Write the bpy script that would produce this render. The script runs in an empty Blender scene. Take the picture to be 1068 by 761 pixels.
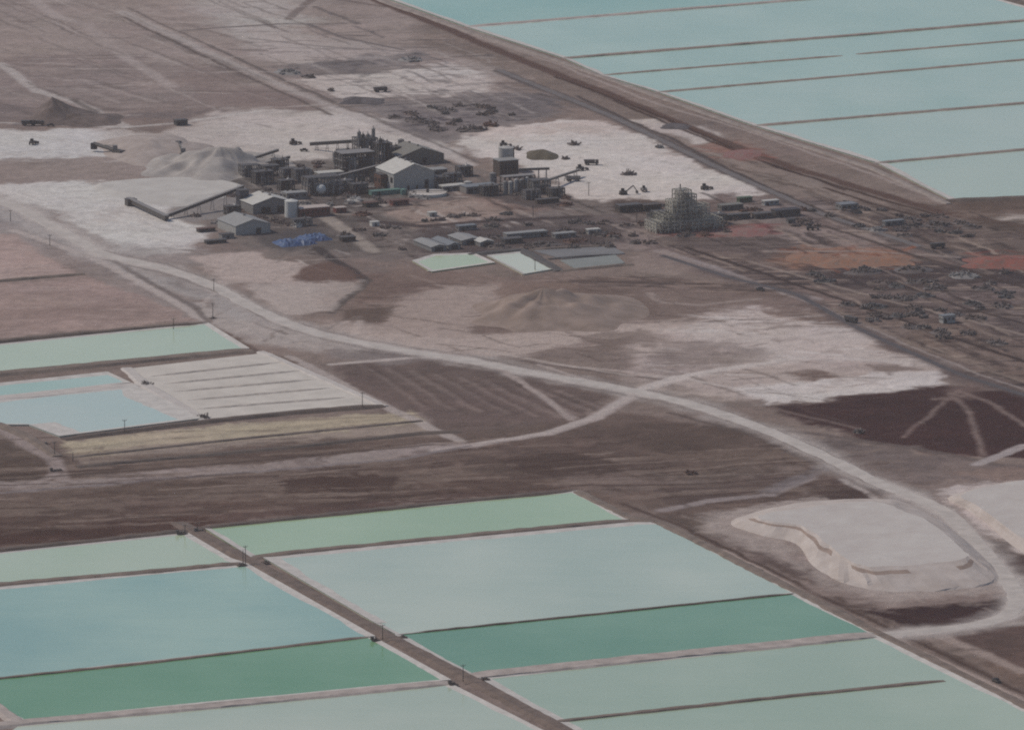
import bpy, math, random
import numpy as np
from mathutils import Vector
S = bpy.context.scene
COL = S.collection
R = math.radians
# ------------------------------------------------------------------ camera, sky, sun, exposure
CAM_D, CAM_H, PITCH, FPX = 4604.0, 920.0, R(11.3), 8732.0
cd = bpy.data.cameras.new('camera'); cam = bpy.data.objects.new('camera', cd); COL.objects.link(cam)
cd.sensor_width = 36; cd.lens = FPX / 1068 * 36; cd.clip_start = 1; cd.clip_end = 120000
cam.location = (0, -CAM_D, CAM_H); cam.rotation_euler = (R(90) - PITCH, 0, 0)
S.camera = cam
SUN_EL, SUN_AZ = R(48), R(291)
w = bpy.data.worlds.new('World'); S.world = w; w.use_nodes = True
sky = w.node_tree.nodes.new('ShaderNodeTexSky'); sky.sky_type = 'NISHITA'; sky.sun_disc = False
sky.sun_elevation = SUN_EL; sky.sun_rotation = SUN_AZ; sky.dust_density = 3; sky.altitude = 2300
w.node_tree.links.new(sky.outputs[0], w.node_tree.nodes['Background'].inputs[0])
w.node_tree.nodes['Background'].inputs[1].default_value = 0.10
sl = bpy.data.lights.new('sun', 'SUN'); sl.energy = 2.7; sl.angle = R(1.5); sl.color = (1, .93, .84)
so = bpy.data.objects.new('sun', sl); COL.objects.link(so)
so.rotation_euler = Vector((math.sin(SUN_AZ) * math.cos(SUN_EL), math.cos(SUN_AZ) * math.cos(SUN_EL), math.sin(SUN_EL))).to_track_quat('Z', 'Y').to_euler()
S.view_settings.view_transform = 'Standard'; S.view_settings.look = 'None'
S.view_settings.exposure = 0.0; S.view_settings.gamma = 1.0; S.view_settings.use_curve_mapping = False
S.cycles.volume_bounces = 1; S.cycles.max_bounces = 5; S.cycles.use_denoising = False
S.cycles.filter_width = 2.0

# ------------------------------------------------------------------ geometry of the view -> places on the ground
def at(px, py, z=0.0):
    xc, yc = (px - 534.0) / FPX, (380.5 - py) / FPX
    dx, dy, dz = xc, math.cos(PITCH) + yc * math.sin(PITCH), -math.sin(PITCH) + yc * math.cos(PITCH)
    t = (CAM_H - z) / -dz
    return (dx * t, -CAM_D + dy * t, z)
def mpp(py):                                     # metres per photo pixel at that row
    dep = PITCH + math.atan((py - 380.5) / FPX)
    return CAM_H / math.sin(dep) / FPX
A_G, A_A = (.714, .724, .783), (.030, .0295, .0334)
def lin(c): c /= 255.0; return c / 12.92 if c < .04045 else ((c + .055) / 1.055) ** 2.4
_CX, _CY = (0, 60, 80, 95, 115, 140, 150, 176, 255), (0, 55, 70, 85, 111, 139, 149, 168, 240)
def C(r, g, b, raw=False):                       # base colour of a matte thing from how it reads in the hazy daylight
    if not raw:
        L = .3 * r + .59 * g + .11 * b; L2 = float(np.interp(L, _CX, _CY)); r, g, b = (L2 + (v - L) * .85 for v in (r, g, b))
    return tuple(min(.8, max(.012, (lin(v) - A_A[i]) / A_G[i])) for i, v in enumerate((r, g, b)))

# ------------------------------------------------------------------ noise
_T = np.random.RandomState(7).rand(256, 256).astype(np.float32)
def vn(x, y, seed=0):
    xi = np.floor(x); yi = np.floor(y); fx = (x - xi).astype(np.float32); fy = (y - yi).astype(np.float32)
    fx = fx * fx * (3 - 2 * fx); fy = fy * fy * (3 - 2 * fy)
    a = (xi.astype(np.int64) + seed * 37); b = (yi.astype(np.int64) + seed * 91)
    a0, a1, b0, b1 = a & 255, (a + 1) & 255, b & 255, (b + 1) & 255
    return (_T[a0, b0] * (1 - fx) + _T[a1, b0] * fx) * (1 - fy) + (_T[a0, b1] * (1 - fx) + _T[a1, b1] * fx) * fy
def fbm(x, y, s, octv=4, seed=0):                # s: size in metres, result about -1..1
    r = 0; amp = .5; tot = 0
    for i in range(octv):
        r = r + amp * (vn(x / s, y / s, seed + i * 5) * 2 - 1); tot += amp; amp *= .55; s *= .47
    return r / tot * 1.5
def sm(a, b, x):
    t = np.clip((x - a) / (b - a), 0, 1); return t * t * (3 - 2 * t)

# ------------------------------------------------------------------ ground colours (soil, salt, dust, painted shade under a conveyor), one value per vertex of the ground sheet
gx = np.concatenate([[-30000, -8000, -2500, -1000, -600, -480], np.arange(-430, 430.1, .9), [480, 600, 1000, 2500, 8000, 30000]]).astype(np.float32)
gy = np.concatenate([[-9000, -5000, -2500, -1400, -1050], np.arange(-930, 1470, 2.3), [1600, 2000, 3000, 6000, 14000, 40000]]).astype(np.float32)
GX, GY = np.meshgrid(gx, gy)                     # rows = y
W1 = fbm(GX, GY, 46, 4, 1); W2 = fbm(GX, GY, 46, 4, 40); V1 = fbm(GX, GY, 11, 3, 70); V2 = fbm(GX, GY, 11, 3, 90)
N1 = fbm(GX, GY, 130, 4, 11); N2 = fbm(GX, GY, 30, 4, 23); N3 = fbm(GX, GY, 7, 3, 31); N4 = fbm(GX, GY, 3.5, 2, 57); N5 = fbm(GX, GY * 2.2, 60, 5, 63)
GC = np.empty(GX.shape + (3,), np.float32); GC[:] = C(126, 113, 109)

def box_of(P, mar):
    x0, x1, y0, y1 = P[:, 0].min() - mar, P[:, 0].max() + mar, P[:, 1].min() - mar, P[:, 1].max() + mar
    return slice(np.searchsorted(gy, y0), np.searchsorted(gy, y1) + 1), slice(np.searchsorted(gx, x0), np.searchsorted(gx, x1) + 1)
def blend(sl, a, col):
    a = a[..., None]; GC[sl] = GC[sl] * (1 - a) + np.asarray(col, np.float32) * a
def seg_d(x, y, p, q):
    ax, ay = p; bx, by = q; vx, vy = bx - ax, by - ay; L = vx * vx + vy * vy + 1e-9
    t = np.clip(((x - ax) * vx + (y - ay) * vy) / L, 0, 1)
    return np.hypot(x - ax - t * vx, y - ay - t * vy)
def area(pts, col, soft=5, op=1.0, warp=8, fine=3, tex=0.0, seed=0):
    soft = soft * 1.05; warp = warp * .8; fine = fine * .8
    P = np.array([at(*p)[:2] for p in pts]); sl = box_of(P, soft + (warp + fine) * 1.6)
    if GX[sl].size == 0: return
    x = GX[sl] + warp * W1[sl] + fine * V1[sl]; y = GY[sl] + 2.2 * (warp * W2[sl] + fine * V2[sl])
    d = np.full(x.shape, 1e9, np.float32); ins = np.zeros(x.shape, bool)
    n = len(P)
    for i in range(n):
        p, q = P[i], P[(i + 1) % n]
        d = np.minimum(d, seg_d(x, y, p, q))
        if p[1] != q[1]:
            c = (p[1] > y) != (q[1] > y)
            ins ^= c & (x < (q[0] - p[0]) * (y - p[1]) / (q[1] - p[1]) + p[0])
    d = np.where(ins, -d, d)
    a = sm(soft, -soft, d * (1 + .5 * N3[sl])+ 1.5 * N4[sl]) * op
    if tex: a = a * (1 - tex * sm(-.25, .45, (N2[sl] if seed % 2 == 0 else N3[sl]) * (1 if seed < 2 else -1)))
    blend(sl, a, C(*col))
def line(pts, width, col, soft=1.5, op=1.0, warp=1.0, fine=.6, tex=0.0):
    P = np.array([at(*p)[:2] for p in pts])
    for i in range(len(P) - 1):                  # piecewise, so that long diagonals stay cheap
        sl = box_of(P[i:i + 2], width + soft + 4)
        if GX[sl].size == 0: continue
        x = GX[sl] + warp * W1[sl] + fine * V1[sl]; y = GY[sl] + warp * W2[sl] + fine * V2[sl]
        d = seg_d(x, y, P[i], P[i + 1]) - width / 2
        a = sm(soft, -soft, d) * op
        if i:  # the overlap at the joint is covered once
            e = seg_d(x, y, P[i - 1], P[i]) - width / 2
            a = np.where(e < -soft, 0, a)
        if tex: a = a * (1 - tex * sm(-.2, .4, N2[sl]))
        blend(sl, a, C(*col))
def blotches(pts, n, col, rx=(2, 7), op=.8, seed=0, asp=1.0):
    rr = random.Random(seed); xs = [p[0] for p in pts]; ys = [p[1] for p in pts]
    def inside(x, y):
        c = False
        for i in range(len(pts)):
            (x1, y1), (x2, y2) = pts[i], pts[i - 1]
            if (y1 > y) != (y2 > y) and x < (x2 - x1) * (y - y1) / (y2 - y1) + x1: c = not c
        return c
    k = 0
    while k < n:
        px, py = rr.uniform(min(xs), max(xs)), rr.uniform(min(ys), max(ys))
        if not inside(px, py): continue
        k += 1
        c = at(px, py); r = rr.uniform(*rx); sl = box_of(np.array([c[:2]]), r * 3)
        if GX[sl].size == 0: continue
        x = GX[sl] + r * .5 * V1[sl] - c[0]; y = GY[sl] + r * .5 * V2[sl] - c[1]
        an = rr.choice((R(26), R(26), R(-63), rr.uniform(0, 3.1)))
        u = x * math.cos(an) + y * math.sin(an); v = -x * math.sin(an) + y * math.cos(an)
        d = np.hypot(u / rr.uniform(1.0, 2.2), v / asp)
        blend(sl, sm(r, r * .45, d) * op * rr.uniform(.5, 1), C(*col))

# --- broad soils
area([(-80, -40), (420, -40), (560, 70), (480, 150), (330, 112), (220, 105), (-80, 125)], (139, 127, 124), 30, .9, 25)
area([(-80, 55), (160, 60), (300, 105), (200, 128), (-80, 128)], (129, 117, 116), 18, .6, 25)
area([(180, -20), (330, -20), (310, 20), (345, 62), (280, 58), (215, 22)], (156, 150, 148), 14, .8, 18, 8, .3)
area([(265, 30), (395, 45), (440, 58), (330, 68), (270, 62)], (152, 142, 140), 10, .8, 12)
area([(150, 36), (185, 39), (196, 46), (160, 43)], (108, 100, 99), 5, .8, 6)
area([(178, 47), (205, 50), (215, 60), (190, 55)], (112, 104, 102), 5, .6, 6)
area([(195, 52), (250, 66), (262, 86), (230, 78)], (117, 107, 105), 6, .7, 10)
area([(287, 66), (345, 60), (440, 55), (445, 66), (380, 76), (300, 80)], (113, 108, 111), 5, .75, 12, 6, .4)
area([(318, 82), (360, 74), (470, 70), (522, 84), (512, 98), (430, 102), (350, 104)], (171, 163, 160), 6, .95, 10, 5, .15)
area([(250, 90), (300, 100), (330, 118), (270, 112)], (126, 112, 110), 9, .7, 14, 6, .3)
area([(360, 108), (540, 96), (600, 112), (560, 128), (440, 150), (400, 132)], (122, 115, 116), 9, .85, 14, 6)
area([(400, 112), (450, 118), (520, 112), (560, 104), (600, 110), (560, 122), (440, 140)], (112, 106, 109), 8, .6, 14, 7, .5, 1)
area([(440, 14), (600, 80), (700, 125), (660, 122), (560, 92), (430, 40)], (121, 109, 105), 9, .8, 10)
# left salt belt
area([(-60, 134), (60, 134), (120, 137), (150, 145), (110, 165), (-60, 170)], (172, 168, 167), 5, .95, 6)
area([(95, 136), (190, 134), (250, 118), (330, 112), (480, 160), (430, 178), (330, 186), (240, 165), (150, 176)], (160, 152, 149), 10, .9, 14, 6)
area([(230, 128), (330, 118), (400, 130), (470, 162), (330, 180), (250, 150)], (169, 161, 158), 9, .75, 16, 6, .35)
area([(-60, 170), (110, 166), (200, 178), (240, 186), (120, 190), (-60, 196)], (140, 128, 125), 6, .8, 12)
area([(-60, 196), (60, 190), (120, 190), (150, 208), (205, 232), (215, 246), (205, 262), (150, 268), (118, 262), (60, 222), (-20, 204)], (173, 168, 166), 5, .98, 8)
area([(90, 222), (125, 218), (128, 230), (100, 232)], (160, 153, 150), 6, .8, 8)
area([(110, 256), (200, 262), (270, 268), (240, 276), (150, 276)], (138, 130, 129), 8, .7, 12)
area([(-60, 205), (15, 212), (50, 240), (100, 262), (200, 318), (216, 338), (190, 335), (60, 268), (-60, 236)], (141, 132, 131), 6, .9, 8)
area([(-60, 205), (20, 212), (45, 225), (20, 236), (-60, 232)], (122, 116, 119), 7, .6, 10, 5, .4)
area([(20, 242), (90, 262), (216, 335), (205, 338), (110, 298), (60, 268)], (126, 115, 112), 5, .6, 6)
# dry flats at left edge
area([(-60, 241), (12, 244), (85, 288), (-60, 297)], (149, 132, 128), 3, 1, 3)
area([(-60, 301), (95, 288), (206, 334), (-60, 357)], (143, 126, 122), 3, 1, 3)
area([(-60, 318), (150, 318), (170, 334), (-60, 352)], (136, 118, 114), 10, .6, 14, 6, .3)
# plant yard
area([(205, 172), (330, 165), (470, 172), (520, 180), (580, 196), (700, 216), (680, 262), (400, 275), (250, 262), (205, 235)], (119, 110, 108), 8, .95, 10, 5)
area([(240, 175), (400, 176), (470, 196), (430, 210), (300, 250), (230, 205)], (100, 95, 96), 8, .8, 10, 6, .5, 1)
area([(255, 232), (360, 222), (400, 262), (330, 266)], (104, 98, 98), 7, .8, 10, 6, .3)
area([(405, 222), (440, 208), (520, 208), (548, 222), (520, 234), (430, 239)], (142, 126, 120), 4, .95, 5)
area([(470, 196), (520, 198), (590, 214), (560, 224), (480, 206)], (124, 106, 102), 6, .7, 8, 4, .3)
area([(360, 196), (410, 206), (470, 204), (400, 214)], (124, 104, 102), 6, .7, 8)
area([(440, 238), (540, 226), (640, 224), (700, 240), (640, 262), (430, 268)], (107, 98, 99), 6, .85, 9, 5)
area([(200, 268), (262, 264), (330, 278), (300, 296), (225, 290)], (151, 137, 133), 4, .95, 5)
area([(315, 276), (350, 274), (372, 290), (318, 296), (302, 286)], (122, 106, 102), 5, .9, 7)
area([(260, 296), (372, 292), (350, 322), (300, 328)], (149, 138, 135), 5, .9, 6)
area([(200, 318), (300, 330), (340, 352), (300, 362), (240, 352)], (147, 138, 135), 6, .8, 8)
area([(165, 290), (190, 288), (232, 312), (206, 312)], (116, 109, 109), 3, .9, 3)
area([(215, 300), (240, 312), (300, 340), (230, 330)], (133, 126, 127), 5, .6, 5)
# big salt yard
area([(470, 146), (520, 134), (600, 124), (650, 132), (700, 156), (808, 202), (770, 208), (690, 205), (610, 206), (575, 192), (540, 172), (500, 166)], (172, 164, 161), 5, 1, 8, 5)
area([(490, 134), (560, 132), (640, 128), (660, 138), (560, 142), (500, 146)], (160, 147, 142), 6, .7, 10, 6, .3)
area([(520, 150), (620, 146), (740, 182), (660, 190), (560, 176)], (176, 170, 168), 9, .6, 14, 6, .4)
area([(655, 123), (690, 119), (720, 132), (750, 144), (720, 150), (690, 138)], (164, 155, 152), 5, .9, 8)
area([(724, 150), (770, 146), (800, 160), (790, 168), (745, 164)], (141, 106, 98), 6, .75, 8, 5, .3)
area([(760, 156), (790, 160), (780, 168), (762, 164)], (146, 92, 84), 5, .6, 8)
area([(700, 150), (800, 168), (900, 214), (930, 240), (860, 232), (790, 195)], (124, 112, 108), 6, .8, 8)
# right hand brown land
area([(690, 208), (830, 206), (960, 220), (1120, 226), (1120, 440), (1000, 405), (900, 352), (800, 306), (680, 268)], (117, 104, 102), 9, .95, 14)
area([(880, 208), (1000, 214), (1120, 240), (1120, 262), (960, 258), (900, 230)], (108, 97, 94), 8, .7, 14, 6, .3)
area([(640, 208), (690, 206), (700, 222), (645, 224)], (96, 86, 85), 4, .8, 5)
area([(760, 210), (850, 208), (900, 226), (840, 234), (750, 230)], (126, 117, 116), 6, .7, 8)
area([(640, 236), (760, 232), (900, 244), (960, 256), (760, 262), (640, 262)], (138, 124, 121), 7, .7, 12, 5, .35)
area([(690, 236), (750, 234), (745, 246), (700, 246)], (129, 92, 92), 5, .7, 7)
area([(755, 236), (800, 235), (806, 244), (765, 246)], (137, 84, 86), 5, .8, 6)
area([(805, 262), (860, 256), (955, 262), (950, 274), (890, 282), (820, 282)], (143, 110, 96), 6, .85, 10, 6, .25)
area([(840, 262), (950, 266), (930, 276), (850, 280)], (141, 97, 78), 6, .55, 10, 7, .5)
area([(1018, 266), (1120, 260), (1120, 280), (1040, 280)], (141, 84, 77), 5, .85, 8, 5, .2)
area([(960, 214), (1010, 214), (1120, 216), (1120, 236), (1030, 232)], (112, 98, 94), 6, .8, 8)
area([(1036, 224), (1120, 220), (1120, 236), (1060, 236)], (160, 150, 146), 6, .8, 8)
area([(985, 208), (1120, 205), (1120, 218), (1010, 220)], (104, 92, 88), 5, .8, 8)
area([(840, 278), (1120, 276), (1120, 300), (900, 300)], (98, 91, 93), 9, .6, 16, 7, .5, 1)
area([(900, 330), (1010, 342), (1120, 380), (1120, 410), (1000, 384)], (124, 108, 100), 9, .6, 16, 6, .4)
area([(900, 300), (1120, 300), (1120, 366), (1000, 340)], (108, 99, 101), 9, .6, 16, 6, .4, 2)
# middle ground
area([(340, 290), (480, 284), (660, 290), (860, 312), (920, 345), (760, 335), (690, 340), (560, 372), (440, 372), (335, 330)], (125, 110, 106), 8, .95, 12)
area([(405, 322), (440, 300), (520, 292), (545, 310), (500, 330), (480, 356), (420, 352)], (143, 128, 123), 6, .85, 9)
area([(360, 318), (415, 318), (405, 334), (350, 334)], (112, 100, 96), 5, .7, 8)
area([(350, 290), (480, 285), (470, 300), (380, 312)], (118, 101, 97), 6, .7, 9)
area([(335, 330), (420, 340), (520, 348), (620, 336), (700, 330), (690, 350), (540, 376), (460, 370), (380, 356)], (146, 132, 128), 5, .85, 8)
area([(540, 356), (640, 348), (720, 350), (710, 380), (620, 384), (540, 376)], (128, 115, 111), 7, .8, 12, 6, .2)
area([(690, 336), (760, 324), (840, 330), (920, 356), (985, 384), (975, 406), (880, 412), (780, 420), (700, 404), (660, 400), (660, 360)], (156, 143, 139), 7, .95, 12)
area([(690, 340), (780, 326), (860, 336), (960, 378), (860, 384), (740, 366)], (168, 158, 155), 8, .75, 14, 5, .25)
area([(755, 406), (850, 396), (910, 388), (985, 388), (980, 406), (880, 412), (800, 422)], (174, 166, 164), 4, .95, 8)
area([(690, 360), (740, 356), (800, 370), (700, 396), (670, 394)], (134, 122, 119), 7, .7, 10, 5, .3)
area([(818, 388), (850, 386), (875, 392), (845, 397)], (122, 105, 100), 4, .9, 5)
area([(905, 384), (935, 380), (958, 386), (925, 390)], (124, 110, 106), 4, .8, 5)
area([(700, 378), (770, 368), (760, 376), (705, 386)], (128, 116, 112), 5, .6, 7)
# ploughed brown field below the main road
area([(338, 380), (440, 374), (560, 394), (650, 406), (600, 440), (545, 456), (480, 460), (395, 424)], (112, 99, 97), 4, .95, 5)
for k in range(9):
    x = 375 + k * 26
    line([(x, 380 + k * 3.4), (x + 70 + k * 3, 424 + k * 2.5)], 2.2 + (k % 3), (128, 115, 112), 2, .55, 3)
    line([(x + 9, 381 + k * 3.4), (x + 78 + k * 3, 424 + k * 2.5)], 2.0, (100, 88, 86), 2, .45, 3)
area([(350, 352), (430, 362), (470, 374), (400, 380), (340, 372)], (125, 117, 117), 5, .7, 6)
# brown belt above the near ponds
area([(-60, 462), (60, 460), (450, 452), (660, 430), (900, 470), (930, 515), (780, 530), (700, 545), (600, 514), (250, 545), (-60, 580)], (113, 99, 95), 6, .97, 8)
area([(-60, 520), (200, 506), (420, 486), (560, 478), (560, 500), (300, 524), (-60, 548)], (124, 109, 103), 8, .7, 18, 6, .35)
area([(-60, 540), (120, 534), (330, 512), (560, 492), (600, 508), (300, 540), (-60, 566)], (104, 88, 84), 7, .7, 12, 6, .3)
area([(-60, 556), (120, 544), (230, 538), (225, 548), (-60, 575)], (92, 76, 74), 3, .9, 6)
area([(230, 536), (440, 518), (590, 508), (600, 514), (400, 530), (225, 548)], (104, 88, 86), 4, .7, 6)
area([(440, 478), (620, 452), (760, 452), (840, 474), (700, 494), (560, 500)], (106, 93, 90), 7, .7, 14, 7, .4)
area([(560, 500), (700, 488), (850, 488), (870, 500), (740, 512), (620, 512)], (124, 112, 109), 6, .6, 12, 5, .4)
area([(690, 512), (800, 498), (860, 506), (790, 522), (700, 528)], (101, 88, 87), 5, .75, 8)
area([(-60, 462), (30, 462), (52, 480), (40, 500), (-60, 508)], (108, 96, 91), 5, .9, 8)
area([(0, 458), (50, 462), (60, 478), (20, 470)], (140, 127, 124), 4, .6, 6, 4, .3)
# yellowish dry strip and mauve belt below the salt pan
area([(62, 470), (300, 438), (440, 428), (455, 446), (300, 458), (80, 484)], (130, 117, 114), 3, .95, 4)
area([(64, 460), (230, 444), (430, 427), (440, 440), (240, 462), (82, 479)], (152, 141, 126), 3, .95, 3)
area([(78, 477), (240, 460), (444, 440), (452, 447), (300, 460), (84, 486)], (140, 127, 120), 3, .85, 3)
for k, c_ in enumerate(((160, 148, 130), (144, 133, 120), (155, 143, 127), (136, 124, 115))): line([(72, 465 + k * 3.4), (240, 448 + k * 3.4), (430, 431 + k * 2.6)], 5, c_, 3, .6, 2)
area([(-60, 505), (60, 498), (300, 478), (440, 464), (490, 461), (500, 468), (330, 486), (60, 508), (-60, 519)], (143, 131, 129), 3, .9, 5)
# maroon field right
area([(806, 424), (900, 410), (985, 404), (1120, 412), (1120, 480), (1000, 474), (900, 456), (840, 440)], (84, 68, 70), 5, .97, 6)
area([(830, 452), (930, 462), (1040, 482), (1120, 486), (1120, 505), (960, 508), (880, 490)], (112, 102, 102), 6, .8, 10, 6, .3)
for P, wd in (([(1002, 406), (992, 412), (960, 440), (945, 456)], 5), ([(990, 410), (1010, 430), (1026, 474)], 6), ([(1002, 408), (1040, 424), (1068, 444)], 6), ([(975, 416), (1010, 412)], 10)):
    line(P, wd * .6, (128, 113, 110), 2, .85, 2, 1, .25)
area([(985, 404), (1030, 400), (1010, 418), (978, 416)], (120, 105, 102), 5, .6, 7)
# right bank of the near ponds and the ground round the mesa
area([(655, 520), (700, 545), (880, 630), (1120, 740), (1120, 790), (930, 668), (830, 618), (690, 552)], (121, 108, 104), 3, .98, 4)
area([(690, 536), (760, 560), (900, 630), (960, 655), (880, 622), (740, 560)], (103, 90, 88), 4, .75, 5)
area([(730, 540), (790, 560), (830, 575), (870, 610), (930, 632), (900, 640), (800, 590)], (107, 94, 92), 4, .8, 6)
area([(720, 540), (840, 518), (940, 516), (1040, 590), (1060, 620), (1000, 630), (920, 630), (850, 600)], (142, 130, 127), 5, .9, 8)
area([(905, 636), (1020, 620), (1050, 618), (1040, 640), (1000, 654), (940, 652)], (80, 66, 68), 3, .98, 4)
area([(990, 662), (1068, 652), (1120, 654), (1120, 700), (1040, 690)], (105, 90, 88), 4, .95, 8)
area([(1000, 680), (1120, 700), (1120, 735), (1060, 712)], (114, 98, 92), 5, .7, 8)
area([(845, 512), (880, 500), (925, 510), (915, 526), (860, 520)], (93, 80, 80), 3, .9, 4)
area([(1020, 560), (1068, 578), (1120, 580), (1120, 640), (1068, 625)], (100, 88, 87), 4, .9, 6)
area([(985, 516), (1040, 504), (1120, 498), (1120, 590), (1060, 575), (1020, 545), (1008, 528)], (167, 157, 154), 4, .97, 7)
area([(995, 490), (1120, 486), (1120, 500), (1040, 504)], (128, 112, 107), 5, .8, 8)
# --- wear and speckle of every patch, before the crisp tracks
brt = 1 - .68 * sm(.14, .36, GC.mean(-1)); lum = 1 + brt * (.09 * N1 + .11 * N2 + .08 * N3 + .06 * V1 + .06 * N4 + .12 * N5)
GC *= lum[..., None]; GC[..., 0] *= 1 + .02 * W1; GC[..., 2] *= 1 - .02 * W2
rs = random.Random(4)
JUNK = [(690, 262), (860, 282), (1068, 290), (1068, 400), (920, 345), (800, 300)]
blotches(JUNK, 110, (86, 78, 80), (2, 6), .7, 3, .6)
blotches(JUNK, 60, (142, 128, 120), (2, 6), .5, 5, .6)
blotches([(700, 210), (860, 206), (1060, 232), (1068, 262), (900, 250), (700, 244)], 90, (88, 80, 82), (2, 5), .7, 8, .6)
blotches([(870, 270), (1068, 280), (1068, 300), (900, 300)], 60, (74, 70, 76), (2, 6), .8, 9, .5)
blotches([(400, 236), (660, 226), (690, 256), (560, 266), (420, 264)], 80, (84, 78, 82), (2, 5), .7, 10, .6)
blotches([(220, 166), (460, 170), (600, 204), (590, 216), (400, 206), (330, 240), (230, 230)], 130, (78, 73, 75), (1.5, 5), .75, 11, .7)
blotches([(220, 166), (460, 170), (600, 204), (590, 216), (400, 206), (330, 240), (230, 230)], 60, (150, 142, 138), (1.5, 4), .6, 12, .7)
blotches([(270, 235), (400, 222), (420, 262), (340, 275)], 50, (90, 82, 82), (1.5, 5), .7, 13, .7)
blotches([(400, 110), (520, 104), (560, 124), (440, 138)], 45, (82, 78, 84), (2, 6), .7, 14, .7)
blotches([(285, 62), (440, 56), (420, 74), (300, 80)], 30, (90, 86, 90), (2, 6), .6, 15, .6)
blotches([(500, 130), (640, 130), (790, 202), (600, 200)], 40, (140, 134, 130), (1.5, 4), .6, 16, .7)
blotches([(0, 0), (380, 0), (560, 70), (340, 110), (0, 125)], 90, (118, 107, 106), (3, 12), .35, 17, .5)
blotches([(0, 470), (600, 450), (880, 470), (780, 520), (600, 505), (0, 560)], 130, (98, 85, 83), (3, 14), .4, 18, .4)
blotches([(0, 470), (600, 450), (880, 470), (780, 520), (600, 505), (0, 560)], 80, (130, 116, 110), (3, 12), .35, 19, .35)
blotches([(360, 290), (660, 290), (900, 340), (700, 380), (420, 370)], 90, (112, 98, 95), (3, 10), .4, 20, .5)
def streaks(pts, n, cols, slope, length, wid, op, seed):
    rr = random.Random(seed); xs = [p[0] for p in pts]; ys = [p[1] for p in pts]; k = 0
    while k < n:
        px, py = rr.uniform(min(xs), max(xs)), rr.uniform(min(ys), max(ys)); c = False
        for i in range(len(pts)):
            (x1, y1), (x2, y2) = pts[i], pts[i - 1]
            if (y1 > py) != (y2 > py) and px < (x2 - x1) * (py - y1) / (y2 - y1) + x1: c = not c
        if not c: continue
        k += 1; L = rr.uniform(*length); m = rr.choice(slope) + rr.uniform(-.02, .02); b = rr.uniform(-1.5, 1.5)
        line([(px - L / 2, py - m * L / 2), (px, py + b * .5), (px + L / 2, py + m * L / 2)], rr.uniform(*wid), rr.choice(cols), rr.uniform(.8, 2), rr.uniform(op * .5, op), 2.5, 1.5, .35)
RIGHT = [(660, 212), (860, 208), (1068, 228), (1068, 408), (940, 352), (800, 300), (690, 262)]
streaks(RIGHT, 170, [(84, 77, 79), (92, 82, 82), (78, 72, 76)], (0, -.03, .02, .4), (12, 70), (2, 6), .85, 61)
streaks(RIGHT, 90, [(138, 124, 117), (130, 117, 113), (146, 132, 126)], (0, -.03, .03, .4), (14, 80), (1.5, 4), .75, 62)
streaks([(700, 150), (800, 170), (1000, 216), (960, 236), (860, 212), (760, 180)], 50, [(98, 87, 84), (136, 124, 119)], (.4, .38, .2), (20, 90), (2, 5), .7, 63)
streaks([(0, 472), (450, 460), (880, 470), (920, 512), (780, 524), (600, 506), (0, 560)], 170, [(92, 78, 76), (98, 85, 82), (130, 116, 110), (122, 108, 102)], (-.05, -.07, -.03), (25, 140), (2, 8), .65, 64)
streaks([(0, 0), (180, 0), (560, 92), (330, 112), (0, 128)], 120, [(152, 141, 138), (120, 109, 108), (113, 103, 102)], (0, .03, -.04, .3), (16, 90), (2, 6), .55, 65)
streaks([(330, 10), (520, 60), (600, 118), (440, 138), (350, 108)], 70, [(98, 94, 98), (146, 138, 136), (104, 98, 99)], (0, -.06, .4), (14, 70), (2, 5), .7, 66)
streaks([(340, 292), (660, 292), (880, 330), (700, 340), (560, 374), (400, 366)], 80, [(152, 138, 133), (108, 95, 92), (116, 102, 98)], (-.06, 0, .1, .3), (16, 80), (2, 5), .6, 67)
streaks([(210, 170), (470, 172), (600, 206), (690, 236), (660, 262), (400, 272), (230, 240)], 150, [(74, 70, 73), (86, 79, 80), (146, 134, 129), (156, 148, 145)], (0, -.08, .4, .45), (8, 46), (1.5, 4), .85, 68)
streaks([(-20, 243), (90, 268), (200, 330), (-20, 356)], 60, [(156, 141, 137), (132, 116, 112)], (-.08, -.02, .05), (20, 90), (1.5, 5), .5, 69)
streaks([(690, 330), (860, 328), (985, 384), (960, 405), (760, 420), (680, 396)], 60, [(176, 169, 167), (140, 128, 124), (158, 148, 145)], (0, -.06, .1), (14, 70), (1.5, 5), .6, 70)
streaks([(490, 140), (650, 130), (800, 202), (600, 204)], 60, [(178, 173, 171), (150, 143, 140), (160, 153, 150)], (0, -.05, .3), (12, 60), (1.5, 4), .6, 71)
streaks([(0, 136), (140, 138), (240, 120), (460, 160), (330, 184), (0, 168)], 60, [(176, 170, 168), (146, 138, 135), (134, 126, 124)], (0, -.05, .2), (12, 60), (1.5, 4), .6, 72)
streaks([(0, 198), (120, 194), (212, 244), (210, 262), (120, 256)], 40, [(180, 176, 174), (152, 146, 144)], (.1, .35, 0), (16, 70), (1.5, 5), .6, 73)
streaks([(660, 520), (720, 540), (1068, 720), (1068, 750), (830, 618), (690, 552)], 40, [(96, 83, 80), (136, 122, 117)], (.5, .48), (30, 120), (1.5, 3), .7, 74)
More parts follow.
